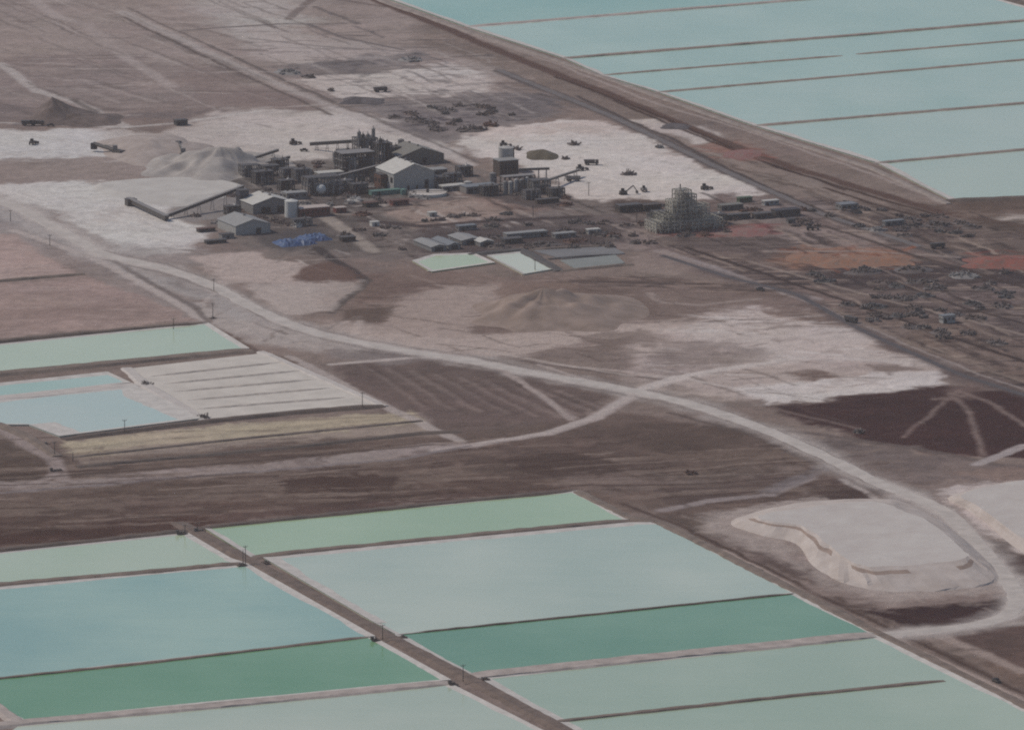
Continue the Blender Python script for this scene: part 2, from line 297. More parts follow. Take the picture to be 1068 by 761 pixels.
# --- tracks and lines of the ground
def track(P, wd, col=(150, 140, 137), op=.8, soft=2): line(P, wd * 1.05, tuple(v + (5 if sum(col) > 370 else -6) for v in col), soft * .7, min(1, op * 1.2), 1.2, .8)
track([(20, -10), (60, 18), (90, 26), (130, 60), (180, 90)], 9, (149, 139, 137), .45, 4)
track([(0, 66), (40, 96), (78, 106), (132, 132)], 8, (152, 145, 143), .6, 3)
track([(76, 104), (100, 118)], 5, (110, 102, 101), .6)
track([(125, 12), (160, 28), (232, 62), (345, 112)], 8, (146, 138, 136), .6, 4)
track([(218, 47), (280, 76), (350, 108)], 3.5, (112, 106, 106), .6)
track([(345, 112), (420, 140), (490, 172)], 9, (150, 142, 140), .8, 4)
track([(190, 32), (290, 25), (320, 25), (360, 40), (420, 52)], 4, (116, 109, 110), .75)
track([(260, 40), (330, 48), (420, 54)], 5, (127, 119, 119), .5)
track([(240, 52), (278, 53)], 4, (110, 102, 101), .6)
track([(350, 112), (480, 106), (560, 108)], 4, (112, 106, 107), .6)
track([(0, 128), (130, 133), (190, 128), (270, 116)], 5, (158, 152, 150), .6)
track([(300, 20), (330, -4), (420, 10), (560, 70), (640, 104)], 6, (113, 102, 101), .5)
track([(372, -8), (480, 36), (560, 69), (640, 100), (740, 142), (830, 176), (930, 206), (985, 222), (1068, 236)], 9, (110, 94, 91), .85, 3)
track([(392, -4), (480, 32), (580, 66), (690, 110), (790, 140), (905, 180), (985, 212)], 3, (142, 131, 128), .6, 2)
track([(520, 74), (640, 122), (760, 180), (860, 224), (960, 258), (1068, 292)], 9, (110, 103, 104), .9, 3)
track([(600, 100), (700, 145), (800, 196), (900, 236)], 3, (98, 91, 92), .8, 1.5)
track([(560, 98), (620, 112), (645, 124)], 5, (110, 103, 103), .7)
track([(985, 262), (1010, 272), (1068, 290)], 9, (92, 87, 92), .8, 3)
track([(690, 262), (740, 278), (800, 300), (850, 312)], 9, (140, 131, 132), .6, 3)
track([(540, 148), (600, 147), (680, 146)], 2.5, (148, 141, 139), .7)
track([(600, 293), (700, 296), (800, 296), (900, 296)], 6, (92, 85, 87), .8, 2)
track([(330, 258), (380, 292)], 7, (94, 88, 90), .85, 2)
track([(382, 292), (345, 326)], 6, (110, 102, 101), .85, 2)
track([(310, 208), (350, 232), (390, 262)], 9, (142, 132, 126), .6, 3)
track([(380, 230), (440, 236), (520, 230), (610, 226)], 9, (96, 88, 90), .8, 3)
track([(560, 214), (640, 228), (720, 234)], 5, (122, 110, 108), .5)
track([(676, 306), (690, 315), (730, 318), (790, 312)], 5, (160, 148, 144), .8, 2)
track([(742, 322), (790, 325), (800, 330)], 5, (156, 145, 142), .7, 2)
track([(664, 408), (700, 396), (760, 384), (830, 376)], 10, (160, 150, 147), .7, 4)
track([(664, 410), (620, 436), (570, 452), (500, 463), (455, 470)], 9, (146, 135, 133), .75, 3)
track([(536, 392), (580, 424), (600, 436)], 4, (138, 126, 124), .6)
track([(345, 380), (430, 373), (470, 373)], 6, (150, 140, 137), .8, 2)
track([(345, 340), (372, 330), (370, 352)], 5, (150, 138, 134), .6, 2)
track([(300, 372), (340, 392), (420, 432), (480, 460)], 7, (145, 135, 132), .75, 2)
track([(218, 340), (262, 366), (300, 378)], 10, (118, 104, 100), .8, 3)
track([(480, 372), (560, 392), (660, 404)], 5, (150, 139, 136), .6, 3)
track([(560, 378), (640, 386), (690, 392)], 4, (154, 142, 138), .5, 2)
track([(0, 448), (55, 480), (66, 500)], 8, (136, 124, 122), .7, 3)
track([(20, 508), (50, 498), (62, 488)], 5, (140, 128, 126), .6)
track([(845, 498), (800, 516), (740, 522), (690, 532)], 8, (134, 124, 124), .7, 3)
track([(870, 484), (830, 500), (800, 512)], 10, (126, 118, 120), .7, 4)
track([(770, 446), (850, 452), (960, 468), (1040, 484)], 6, (116, 106, 105), .7, 3)
track([(1020, 484), (1068, 464)], 7, (142, 133, 133), .8, 2)
track([(690, 560), (760, 576), (860, 632), (960, 680), (1068, 730)], 6, (146, 132, 127), .75, 2)
track([(650, 525), (720, 553), (860, 622), (1000, 690), (1068, 722)], 3, (98, 85, 83), .7, 1.5)
track([(672, 552), (800, 610), (930, 668), (1068, 738)], 4, (108, 95, 92), .8, 1.5)
track([(985, 664), (1068, 700)], 7, (140, 126, 121), .7, 3)
track([(880, 500), (905, 514), (925, 526)], 4, (150, 140, 137), .7)
track([(800, 424), (850, 436), (900, 448)], 4, (122, 108, 106), .7)

area([(170, 206), (212, 204), (250, 196), (262, 204), (240, 224), (205, 230), (180, 226)], (132, 127, 127), 4, .8, 6)  # grey shading under the slanting conveyor, painted into the ground colour
area([(330, 336), (420, 344), (520, 350), (640, 338), (712, 330), (700, 346), (620, 356), (540, 372), (440, 368), (370, 354)], (156, 143, 138), 5, .8, 8)
area([(408, 320), (450, 302), (520, 300), (530, 316), (505, 330), (488, 352), (430, 352), (380, 345)], (148, 134, 129), 5, .8, 8)
area([(520, 296), (600, 294), (648, 318), (640, 338), (560, 344), (510, 336)], (126, 109, 103), 5, .8, 8)
area([(640, 306), (720, 306), (800, 314), (780, 324), (700, 330), (650, 332)], (124, 110, 106), 5, .7, 8)
area([(200, 318), (262, 330), (330, 352), (380, 362), (330, 368), (262, 352), (215, 338)], (150, 141, 138), 5, .8, 8)
area([(-20, 198), (40, 214), (110, 258), (200, 300), (270, 330), (250, 332), (170, 300), (90, 268), (-20, 222)], (150, 144, 143), 6, .75, 8)
# second pass: darker working ground, streaks, worn edges
area([(235, 172), (330, 168), (372, 150), (420, 150), (470, 176), (470, 196), (440, 206), (390, 208), (330, 208), (250, 196)], (112, 107, 106), 7, .7, 9, 5, .4)
area([(340, 196), (395, 190), (400, 204), (350, 208)], (74, 70, 72), 4, .85, 5)
area([(236, 176), (300, 170), (320, 186), (262, 190)], (84, 80, 81), 4, .8, 6, 4, .25)
area([(486, 192), (560, 204), (600, 214), (560, 216), (500, 206)], (92, 87, 89), 4, .8, 6)
area([(262, 244), (340, 236), (350, 250), (300, 262), (270, 258)], (96, 92, 95), 4, .8, 6)
area([(430, 244), (560, 236), (640, 238), (630, 252), (520, 262), (440, 264)], (92, 85, 88), 5, .75, 8, 5, .3)
area([(840, 278), (900, 276), (1120, 284), (1120, 298), (900, 300)], (88, 80, 83), 6, .8, 12, 6, .35, 1)
area([(680, 246), (800, 246), (840, 258), (800, 266), (700, 262)], (100, 91, 91), 5, .7, 10, 5, .3)
area([(860, 296), (940, 306), (1000, 322), (940, 330), (880, 312)], (98, 88, 88), 6, .65, 12, 6, .3)
area([(900, 222), (990, 226), (1010, 242), (930, 246)], (92, 84, 86), 5, .75, 9, 5, .35, 1)
area([(1005, 224), (1120, 232), (1120, 250), (1040, 246)], (104, 93, 89), 5, .7, 10, 5, .3)
area([(280, 500), (330, 494), (412, 494), (400, 508), (300, 514)], (88, 73, 71), 3, .85, 6, 4, .2)
area([(40, 516), (200, 500), (260, 502), (120, 520)], (98, 84, 80), 4, .6, 8, 5, .35)
area([(530, 480), (600, 472), (646, 482), (636, 496), (560, 496)], (92, 79, 77), 4, .75, 8, 5, .25)
area([(640, 446), (740, 440), (800, 452), (720, 466), (650, 462)], (100, 88, 85), 5, .7, 10, 5, .3)
area([(660, 470), (790, 464), (850, 478), (760, 486)], (120, 106, 100), 5, .6, 10, 5, .3)
area([(640, 496), (760, 486), (830, 490), (740, 502)], (104, 92, 88), 4, .6, 10, 5, .3)
area([(70, 22), (150, 20), (170, 50), (100, 60)], (134, 122, 120), 10, .5, 14, 6, .3)
area([(0, 20), (120, 34), (180, 66), (60, 50)], (146, 135, 132), 8, .45, 14, 6, .4)
area([(0, 112), (130, 118), (240, 118), (180, 128), (0, 128)], (113, 105, 106), 6, .65, 12, 6, .3)
area([(180, 60), (260, 84), (330, 112), (270, 116), (200, 100)], (128, 114, 112), 8, .6, 12, 6, .3)
area([(560, 292), (660, 288), (800, 300), (840, 314), (700, 300)], (112, 98, 95), 5, .7, 10, 5, .2)
area([(560, 302), (640, 300), (690, 316), (650, 336), (590, 344)], (116, 102, 98), 4, .7, 8, 5, .2)
area([(600, 346), (680, 342), (700, 356), (640, 366)], (118, 105, 101), 4, .6, 8, 5, .2)
area([(400, 282), (500, 284), (560, 296), (520, 298), (400, 296)], (128, 112, 107), 4, .6, 8, 5, .2)
area([(830, 606), (930, 622), (1040, 612), (1050, 622), (1000, 632), (920, 634), (860, 622)], (136, 122, 118), 4, .8, 6)
area([(732, 540), (800, 545), (850, 590), (900, 614), (840, 590), (786, 566)], (128, 114, 110), 4, .7, 6)
for k, (P, wd) in enumerate((([(640, 105), (740, 147), (830, 181), (930, 211), (985, 226)], 3), ([(580, 80), (690, 122), (790, 166), (880, 198)], 2.5), ([(860, 196), (930, 218), (980, 232)], 3))): track(P, wd, (84, 72, 70), .75, 1.5)
line([(690, 266), (760, 289), (830, 306), (900, 345), (1000, 390), (1110, 425)], 10, (104, 95, 96), 4, .8)
track([(800, 300), (862, 322), (930, 352), (1020, 390), (1080, 410)], 2.5, (136, 126, 124), .6, 1)
track([(128, 18), (165, 36), (236, 70), (345, 120)], 3, (110, 101, 100), .7, 1.5); track([(132, 8), (168, 25), (240, 58), (352, 108)], 2.5, (114, 105, 104), .6, 1.5)
track([(426, 150), (490, 180), (520, 196)], 4, (112, 106, 106), .6); track([(372, 116), (430, 140), (500, 170)], 3, (116, 109, 109), .6)
streaks([(698, 232), (810, 232), (820, 248), (700, 248)], 16, [(132, 88, 88), (126, 92, 90)], (0, -.05), (10, 34), (2, 5), .8, 81)
streaks([(728, 148), (800, 156), (800, 168), (740, 166)], 14, [(138, 96, 88), (132, 100, 94)], (.1, 0, .3), (8, 30), (2, 5), .75, 82)
streaks([(815, 258), (955, 256), (955, 280), (825, 284)], 34, [(140, 96, 80), (132, 88, 76), (146, 122, 110), (108, 90, 86)], (0, .1, -.1, .5, -.5), (8, 34), (2, 5), .8, 83)
streaks([(1010, 262), (1090, 258), (1090, 284), (1020, 280)], 18, [(142, 86, 78), (128, 82, 78), (120, 96, 90)], (0, .2, -.1), (8, 34), (2, 5), .8, 84)
area([(660, 268), (700, 262), (740, 276), (700, 286), (660, 282)], (140, 126, 122), 4, .6, 7, 4, .3)
streaks([(580, 284), (860, 300), (860, 312), (700, 306), (580, 296)], 40, [(90, 82, 82), (134, 118, 112), (100, 90, 88)], (0, .05, -.04), (12, 60), (2, 5), .75, 85)
BIG = [(660, 210), (860, 206), (1068, 226), (1068, 405), (920, 350), (800, 304), (690, 264)]
blotches(BIG, 90, (98, 88, 87), (5, 16), .5, 41, .5); blotches(BIG, 60, (134, 120, 113), (5, 15), .4, 42, .5)
blotches([(0, 0), (360, 0), (560, 90), (340, 112), (0, 126)], 70, (146, 135, 132), (5, 16), .35, 43, .5)
blotches([(360, 60), (560, 90), (600, 120), (400, 140)], 60, (100, 96, 100), (3, 10), .5, 44, .5)
blotches([(220, 170), (460, 172), (470, 204), (400, 210), (240, 200)], 120, (84, 80, 81), (1.5, 4.5), .8, 45, .6)
blotches([(330, 210), (560, 206), (700, 240), (660, 262), (380, 262)], 90, (96, 84, 83), (2, 7), .6, 46, .5)
blotches([(640, 440), (900, 470), (930, 515), (700, 530), (600, 500)], 70, (96, 84, 82), (3, 12), .5, 47, .4)
blotches([(690, 340), (860, 330), (980, 384), (880, 410), (700, 400)], 60, (140, 128, 125), (3, 12), .4, 48, .5)
blotches([(20, 200), (120, 196), (210, 236), (200, 262), (120, 256)], 40, (156, 150, 148), (3, 12), .45, 49, .5)
blotches([(250, 130), (400, 120), (460, 160), (330, 178)], 45, (142, 134, 131), (2, 8), .5, 50, .5)
track([(12, 240), (60, 256), (100, 270), (150, 296), (212, 334)], 6, (150, 140, 137), .7)
track([(96, 258), (150, 290), (205, 322), (218, 336)], 4, (116, 107, 106), .6)
track([(866, 212), (900, 222), (960, 228)], 5, (132, 120, 116), .5)
track([(800, 262), (900, 262), (1000, 268)], 5, (134, 122, 118), .6); track([(880, 302), (960, 304), (1068, 300)], 4, (124, 113, 110), .6)
track([(900, 318), (980, 322), (1068, 330)], 4, (92, 84, 84), .6); track([(960, 300), (1000, 330), (1068, 372)], 5, (124, 111, 107), .5)
track([(0, 514), (200, 497), (420, 478), (490, 465)], 4, (128, 120, 122), .7); track([(0, 500), (200, 486), (330, 474), (450, 464)], 2.5, (96, 86, 85), .7)
track([(260, 440), (450, 432)], 2, (120, 107, 103), .5); track([(540, 376), (600, 384), (690, 396)], 4, (112, 101, 100), .6, 2)
track([(480, 362), (560, 376), (660, 392)], 3, (150, 140, 136), .6); track([(700, 430), (780, 452), (860, 488)], 4, (102, 92, 91), .6)
track([(604, 500), (720, 496), (860, 492)], 3, (128, 116, 112), .5); track([(600, 506), (700, 506), (800, 500)], 3, (92, 80, 78), .6)
# crisp scraped lines, graded edges and wheel ruts over everything
streaks([(330, 286), (660, 288), (860, 312), (985, 384), (800, 424), (600, 380), (400, 372)], 60, [(104, 92, 89), (96, 85, 83)], (-.08, .02, .12, .35), (18, 90), (1, 2.5), .8, 91)
streaks([(-20, 455), (450, 440), (880, 466), (930, 512), (780, 530), (600, 508), (-20, 566)], 110, [(84, 71, 70), (90, 77, 75), (136, 122, 116)], (-.06, -.08, -.04), (20, 150), (1, 2.6), .85, 92)
streaks([(0, 0), (380, 0), (560, 80), (560, 120), (330, 112), (0, 132)], 110, [(106, 98, 97), (156, 147, 144), (112, 103, 102)], (0, .02, -.05, .42, .38), (16, 110), (1, 2.6), .8, 93)
streaks([(205, 262), (340, 262), (380, 292), (345, 350), (300, 362), (220, 330)], 40, [(122, 112, 109), (164, 154, 150), (112, 102, 100)], (-.05, .4, -.7), (10, 50), (1, 3), .75, 94)
streaks([(700, 540), (940, 515), (1060, 610), (1060, 700), (960, 665), (820, 600)], 50, [(98, 85, 82), (148, 136, 131)], (.45, .1, -.06), (14, 70), (1, 2.5), .75, 95)
streaks([(820, 420), (990, 406), (1068, 420), (1068, 476), (900, 452)], 36, [(104, 90, 90), (74, 60, 62), (92, 78, 79)], (.05, .3, -.1), (14, 80), (1, 3), .6, 96)
streaks(RIGHT, 150, [(76, 70, 73), (84, 76, 77), (146, 131, 123)], (0, -.03, .02, .4, .42), (10, 80), (1, 3), .9, 97)
MAIN = [(-14, 203), (24, 219), (60, 239), (109, 266), (177, 281), (222, 297), (262, 320), (300, 337), (336, 349), (389, 360), (437, 368), (480, 374), (540, 386), (600, 396), (660, 407), (713, 419), (762, 434), (818, 456), (878, 484), (923, 507), (950, 516), (986, 532), (1010, 556), (1032, 582), (1050, 603), (1060, 618), (1062, 630), (1050, 643), (1020, 652), (968, 657), (908, 663)]
line(MAIN, 24, (148, 140, 138), 7, .7, 6, 3, .35); line(MAIN, 13, (160, 152, 149), 3, .8, 3, 1.5)
line([(x, y - 4.5) for x, y in MAIN[3:20]], 2.2, (116, 107, 106), 1.2, .6, 2.5, 1, .4); line([(x, y + 5) for x, y in MAIN[3:20]], 2.2, (112, 102, 100), 1.2, .6, 2.5, 1, .4)
line([(960, 656), (1068, 650)], 9, (150, 142, 139), 3, .7)
track([(716, 258), (830, 296), (940, 334), (1090, 384)], 3.5, (88, 79, 80), .8, 1.5); track([(860, 236), (960, 268), (1090, 306)], 3.5, (94, 85, 85), .7, 1.5)
track([(870, 322), (960, 362), (1080, 402)], 3, (134, 121, 115), .6, 1.2); track([(780, 272), (900, 306), (1080, 352)], 3, (136, 123, 117), .55, 1.2); track([(940, 296), (1010, 322), (1090, 344)], 3, (84, 76, 78), .7, 1.2)
track([(664, 407), (700, 394), (770, 382), (840, 372)], 6, (160, 151, 148), .8, 2); track([(664, 409), (622, 434), (570, 451), (500, 462)], 5, (150, 140, 137), .7, 2); track([(700, 392), (760, 404), (800, 402)], 3, (158, 149, 146), .6, 1.5)
track([(560, 380), (620, 398), (664, 408)], 3, (150, 139, 136), .6, 1.5); track([(520, 384), (566, 412), (596, 438)], 4, (142, 130, 127), .7, 1.5)
area([(314, 277), (350, 275), (374, 290), (330, 297), (304, 287)], (112, 94, 90), 3, .85, 6); area([(352, 320), (412, 318), (404, 334), (350, 335)], (106, 93, 89), 3, .75, 6)
area([(206, 268), (262, 265), (318, 276), (300, 288), (320, 296), (230, 294)], (156, 143, 139), 3, .7, 5); area([(258, 299), (372, 293), (348, 324), (302, 328)], (154, 143, 139), 3, .7, 5)
area([(430, 246), (640, 236), (650, 252), (560, 258), (440, 262)], (94, 86, 87), 5, .45, 8, 5, .4)
area([(716, 542), (780, 530), (850, 520), (925, 517), (930, 524), (800, 560), (836, 584), (870, 606), (930, 618), (1030, 608), (1044, 616), (930, 628), (870, 616), (800, 582)], (150, 139, 135), 6, .7, 8, 5, .2)
_p = .31; _m = GC.mean(-1, keepdims=True); GC = _m + (GC - _m) * .98; GC[..., 2] *= 1.03
GC = _p * (np.clip(GC, .004, 1) / _p) ** 1.17
GC *= (1 + .09 * sm(.22, .42, GC.mean(-1)))[..., None]
GC = np.clip(GC, .012, .8)

# ------------------------------------------------------------------ materials
def nodes_of(name):
    m = bpy.data.materials.new(name); m.use_nodes = True; nt = m.node_tree
    return m, nt, nt.nodes['Principled BSDF']
def noise_nodes(nt, scale, detail=5, stretch=(1, 1, 1), rough=.6, coord='Object'):
    tc = nt.nodes.new('ShaderNodeTexCoord'); mp = nt.nodes.new('ShaderNodeMapping'); nz = nt.nodes.new('ShaderNodeTexNoise')
    mp.inputs['Scale'].default_value = stretch
    nz.inputs['Scale'].default_value = scale; nz.inputs['Detail'].default_value = detail; nz.inputs['Roughness'].default_value = rough
    nt.links.new(tc.outputs[coord], mp.inputs[0]); nt.links.new(mp.outputs[0], nz.inputs['Vector'])
    return nz.outputs['Fac']
_M = {}
def mat(name, col, rough=.85, var=.25, scale=.35, col2=None, metal=0, bump=0, detail=6, stretch=(1, 1, 1), spec=.3):
    if name in _M: return _M[name]
    m, nt, b = nodes_of(name)
    c1 = C(*col); c2 = C(*col2) if col2 else tuple(v * (1 - var * 1.4) for v in c1)
    if not col2: c1 = tuple(min(.82, v * (1 + var * .7)) for v in c1)
    f = noise_nodes(nt, scale, detail, stretch)
    rp = nt.nodes.new('ShaderNodeValToRGB'); rp.color_ramp.elements[0].position = .33; rp.color_ramp.elements[1].position = .67
    rp.color_ramp.elements[0].color = (*c2, 1); rp.color_ramp.elements[1].color = (*c1, 1)
    nt.links.new(f, rp.inputs[0]); nt.links.new(rp.outputs[0], b.inputs['Base Color'])
    b.inputs['Roughness'].default_value = rough; b.inputs['Metallic'].default_value = metal; b.inputs['Specular IOR Level'].default_value = spec
    if bump:
        bp = nt.nodes.new('ShaderNodeBump'); bp.inputs['Strength'].default_value = 1; bp.inputs['Distance'].default_value = bump
        nt.links.new(f, bp.inputs['Height']); nt.links.new(bp.outputs[0], b.inputs['Normal'])
    _M[name] = m; return m
def ground_mat():
    m, nt, b = nodes_of('desert_soil')
    at_ = nt.nodes.new('ShaderNodeAttribute'); at_.attribute_name = 'Soil'
    f = noise_nodes(nt, .12, 8, rough=.68); f2 = noise_nodes(nt, .9, 4)
    ad = nt.nodes.new('ShaderNodeMath'); ad.operation = 'MULTIPLY_ADD'; ad.inputs[1].default_value = .35; nt.links.new(f2, ad.inputs[0]); nt.links.new(f, ad.inputs[2])
    mr = nt.nodes.new('ShaderNodeMapRange'); mr.inputs['From Min'].default_value = .4; mr.inputs['From Max'].default_value = .95
    mr.inputs['To Min'].default_value = .78; mr.inputs['To Max'].default_value = 1.20; nt.links.new(ad.outputs[0], mr.inputs['Value'])
    mx = nt.nodes.new('ShaderNodeVectorMath'); mx.operation = 'SCALE'; nt.links.new(at_.outputs['Color'], mx.inputs[0]); nt.links.new(mr.outputs[0], mx.inputs['Scale'])
    nt.links.new(mx.outputs[0], b.inputs['Base Color']); b.inputs['Roughness'].default_value = 1; b.inputs['Specular IOR Level'].default_value = .05
    bp = nt.nodes.new('ShaderNodeBump'); bp.inputs['Strength'].default_value = .9; bp.inputs['Distance'].default_value = 1.8
    nt.links.new(f, bp.inputs['Height']); nt.links.new(bp.outputs[0], b.inputs['Normal'])
    return m
W_G, W_A = (1.11, 1.11, 1.1), (.044, .058, .104)
def water_mat(name, c1, c2, cm=None, seed=0):
    m, nt, b = nodes_of(name)
    k = lambda c: tuple(min(.85, max(.008, v * W_G[i] - W_A[i])) for i, v in enumerate(C(*c, raw=True)))
    f = noise_nodes(nt, .011, 3, (1, .5, 1), .5); f2 = noise_nodes(nt, .05, 4, (.35, 1.4, 1))
    tc = nt.nodes.new('ShaderNodeTexCoord'); nt.nodes['Mapping'].inputs['Location'].default_value = (seed * 77.7, seed * 31.3, 0)
    ad = nt.nodes.new('ShaderNodeMath'); ad.operation = 'MULTIPLY_ADD'; ad.inputs[1].default_value = .28; nt.links.new(f2, ad.inputs[0]); nt.links.new(f, ad.inputs[2])
    rp = nt.nodes.new('ShaderNodeValToRGB'); rp.color_ramp.elements[0].position = .48; rp.color_ramp.elements[1].position = .80
    rp.color_ramp.elements[0].color = (*k(c1), 1); rp.color_ramp.elements[1].color = (*k(c2), 1)
    nt.links.new(ad.outputs[0], rp.inputs[0]); nt.links.new(rp.outputs[0], b.inputs['Base Color'])
    b.inputs['Roughness'].default_value = .16; b.inputs['IOR'].default_value = 1.33; b.inputs['Specular IOR Level'].default_value = .3
    g = noise_nodes(nt, 1.3, 3); bp = nt.nodes.new('ShaderNodeBump'); bp.inputs['Strength'].default_value = .25; bp.inputs['Distance'].default_value = .05
    nt.links.new(g, bp.inputs['Height']); nt.links.new(bp.outputs[0], b.inputs['Normal'])
    return m

# ------------------------------------------------------------------ object helpers
def empty(name, label, cat, loc, yaw=0, group=None):
    o = bpy.data.objects.new(name, None); COL.objects.link(o); o.location = loc; o.rotation_euler = (0, 0, yaw)
    o['label'] = label; o['category'] = cat
    if group: o['group'] = group
    return o
def link(name, me, material, parent=None):
    o = bpy.data.objects.new(name, me); COL.objects.link(o)
    if material: me.materials.append(material)
    if parent: o.parent = parent
    return o
def struct(o): o['kind'] = 'structure'; return o
class MB:
    def __init__(s): s.v = []; s.f = []
    def add(s, vs, fs):
        n = len(s.v); s.v += [tuple(v) for v in vs]; s.f += [tuple(i + n for i in f) for f in fs]; return s
    def box(s, x, y, z0, sx, sy, sz, yaw=0):
        c, n = math.cos(yaw), math.sin(yaw); vs = []
        for z in (z0, z0 + sz):
            for (a, b) in ((-1, -1), (1, -1), (1, 1), (-1, 1)):
                u, v = a * sx / 2, b * sy / 2; vs.append((x + u * c - v * n, y + u * n + v * c, z))
        return s.add(vs, [(3, 2, 1, 0), (4, 5, 6, 7), (0, 1, 5, 4), (1, 2, 6, 5), (2, 3, 7, 6), (3, 0, 4, 7)])
    def cyl(s, x, y, z0, r, h, n=14, r2=None, cap=True):
        r2 = r if r2 is None else r2
        vs = [(x + rr * math.cos(2 * math.pi * i / n), y + rr * math.sin(2 * math.pi * i / n), z) for z, rr in ((z0, r), (z0 + h, r2)) for i in range(n)]
        fs = [(i, (i + 1) % n, n + (i + 1) % n, n + i) for i in range(n)]
        if cap: fs += [tuple(range(n))[::-1], tuple(range(n, 2 * n))]
        return s.add(vs, fs)
    def tube(s, p, q, r, n=5):
        p, q = Vector(p), Vector(q); d = (q - p).normalized()
        u = d.cross(Vector((0, 0, 1))); u = (u if u.length > .01 else Vector((1, 0, 0))).normalized(); v = d.cross(u)
        vs = [c + u * (r * math.cos(2 * math.pi * i / n)) + v * (r * math.sin(2 * math.pi * i / n)) for c in (p, q) for i in range(n)]
        return s.add(vs, [(i, (i + 1) % n, n + (i + 1) % n, n + i) for i in range(n)] + [tuple(range(n))[::-1], tuple(range(n, 2 * n))])
    def prism(s, poly, z0, z1):
        n = len(poly); vs = [(x, y, z0) for x, y in poly] + [(x, y, z1) for x, y in poly]
        return s.add(vs, [(i, (i + 1) % n, n + (i + 1) % n, n + i) for i in range(n)] + [tuple(range(n))[::-1], tuple(range(n, 2 * n))])
    def mesh(s, name):
        me = bpy.data.meshes.new(name); me.from_pydata(s.v, [], s.f); me.update(); return me
    def build(s, name, material, parent=None): return link(name, s.mesh(name), material, parent)
YA = R(25)                                       # the works stand square to the ponds

# ------------------------------------------------------------------ ground sheet
def build_ground():
    ny, nx = GX.shape
    idx = np.arange(nx * ny).reshape(ny, nx)
    q = np.stack([idx[:-1, :-1], idx[:-1, 1:], idx[1:, 1:], idx[1:, :-1]], -1).reshape(-1, 4)
    co = np.empty((ny * nx, 3), np.float32); co[:, 0] = GX.ravel(); co[:, 1] = GY.ravel(); co[:, 2] = 0
    me = bpy.data.meshes.new('ground')
    me.vertices.add(len(co)); me.vertices.foreach_set('co', co.ravel())
    me.loops.add(q.size); me.loops.foreach_set('vertex_index', q.ravel().astype(np.int32))
    me.polygons.add(len(q)); me.polygons.foreach_set('loop_start', (np.arange(len(q)) * 4).astype(np.int32))
    try: me.polygons.foreach_set('loop_total', np.full(len(q), 4, np.int32))
    except Exception: pass
    a = me.attributes.new('Soil', 'FLOAT_COLOR', 'POINT')
    rgba = np.ones((ny * nx, 4), np.float32); rgba[:, :3] = GC.reshape(-1, 3); a.data.foreach_set('color', rgba.ravel())
    me.update(calc_edges=True)
    return struct(link('ground', me, ground_mat()))
build_ground()

# ------------------------------------------------------------------ haze: one closed box of thin dusty air
def build_haze():
    mb = MB().box(0, 0, -1, 16000, 20000, 932)
    m = bpy.data.materials.new('haze'); m.use_nodes = True; nt = m.node_tree; nt.nodes.remove(nt.nodes['Principled BSDF'])
    v = nt.nodes.new('ShaderNodeVolumePrincipled'); v.inputs['Density'].default_value = 2.2e-5
    v.inputs['Color'].default_value = (.93, .85, .84, 1); v.inputs['Anisotropy'].default_value = .3
    nt.links.new(v.outputs[0], nt.nodes['Material Output'].inputs['Volume'])
    o = mb.build('haze', m); o['kind'] = 'stuff'
build_haze()

# ------------------------------------------------------------------ ponds, banks, roads
def resample(P, step):
    out = [Vector(P[0])]
    for a, b in zip(P[:-1], P[1:]):
        a, b = Vector(a), Vector(b); n = max(1, int((b - a).length / step))
        out += [a.lerp(b, i / n) for i in range(1, n + 1)]
    return out
crust_m = mat('salt_crust', (176, 170, 168), .95, .12, .15, bump=.2)
WZ = .5
def pond(label, pts, c1, c2, rims, seed=0, z=WZ, name='evaporation_pond', cat='pond', group=None, liner=False):
    """pts: corners in order; rims: width in metres of the salt crust along each side"""
    P = [Vector(at(x, y)[:2]) for x, y in pts]; n = len(P)
    c = sum(P, Vector((0, 0))) / n
    root = empty(name, label, cat, (c.x, c.y, 0), 0, group)
    m = mat('basin_liner_' + str(seed), c1, .6, .2, .05, c2) if name == 'lined_basin' else water_mat('brine_' + '%02d' % seed, c1, c2, seed=seed)
    MB().prism([p - c for p in P], -.3, z).build('liner' if name == 'lined_basin' else 'brine', m, root)
    area2 = sum(P[i].x * P[(i + 1) % n].y - P[(i + 1) % n].x * P[i].y for i in range(n)); sgn = 1 if area2 > 0 else -1
    mb = MB(); rr = random.Random(seed)
    for i in range(n):
        wd = rims[i % len(rims)]
        if wd <= 0: continue
        a, b = P[i], P[(i + 1) % n]; d = (b - a); L = d.length; d.normalize(); nn = Vector((-d.y, d.x)) * sgn
        k = max(2, int(L / 5)); vs = []; ph = rr.uniform(0, 100)
        for j in range(k + 1):
            p = a + d * (L * j / k) - c
            ww = wd * (.55 + .5 * float(vn(np.array([ph + j * .21]), np.array([seed * 3.3 + i]), 3)[0]) + .16 * float(vn(np.array([ph + j * .9]), np.array([7.7]), 5)[0]))
            t = min(j, k - j) * L / k
            q = p + nn * ww + d * (0 if True else t)
            vs += [(p.x - nn.x * .3, p.y - nn.y * .3, z + .35), (p.x + nn.x * ww * .5, p.y + nn.y * ww * .5, z + .12), (q.x, q.y, z - .04)]
        fs = []
        for j in range(k):
            o = j * 3; fs += [(o, o + 1, o + 4, o + 3), (o + 1, o + 2, o + 5, o + 4)]
        if sgn < 0: fs = [f[::-1] for f in fs]
        mb.add(vs, [f[::-1] for f in fs])
    if mb.v: mb.build('salt_crust', crust_m, root)
    return root
bank_m = mat('bank_soil', (118, 105, 100), .95, .22, .12, bump=.4)
bank_pale_m = mat('pale_bank_soil', (152, 141, 138), .95, .18, .12, bump=.3)
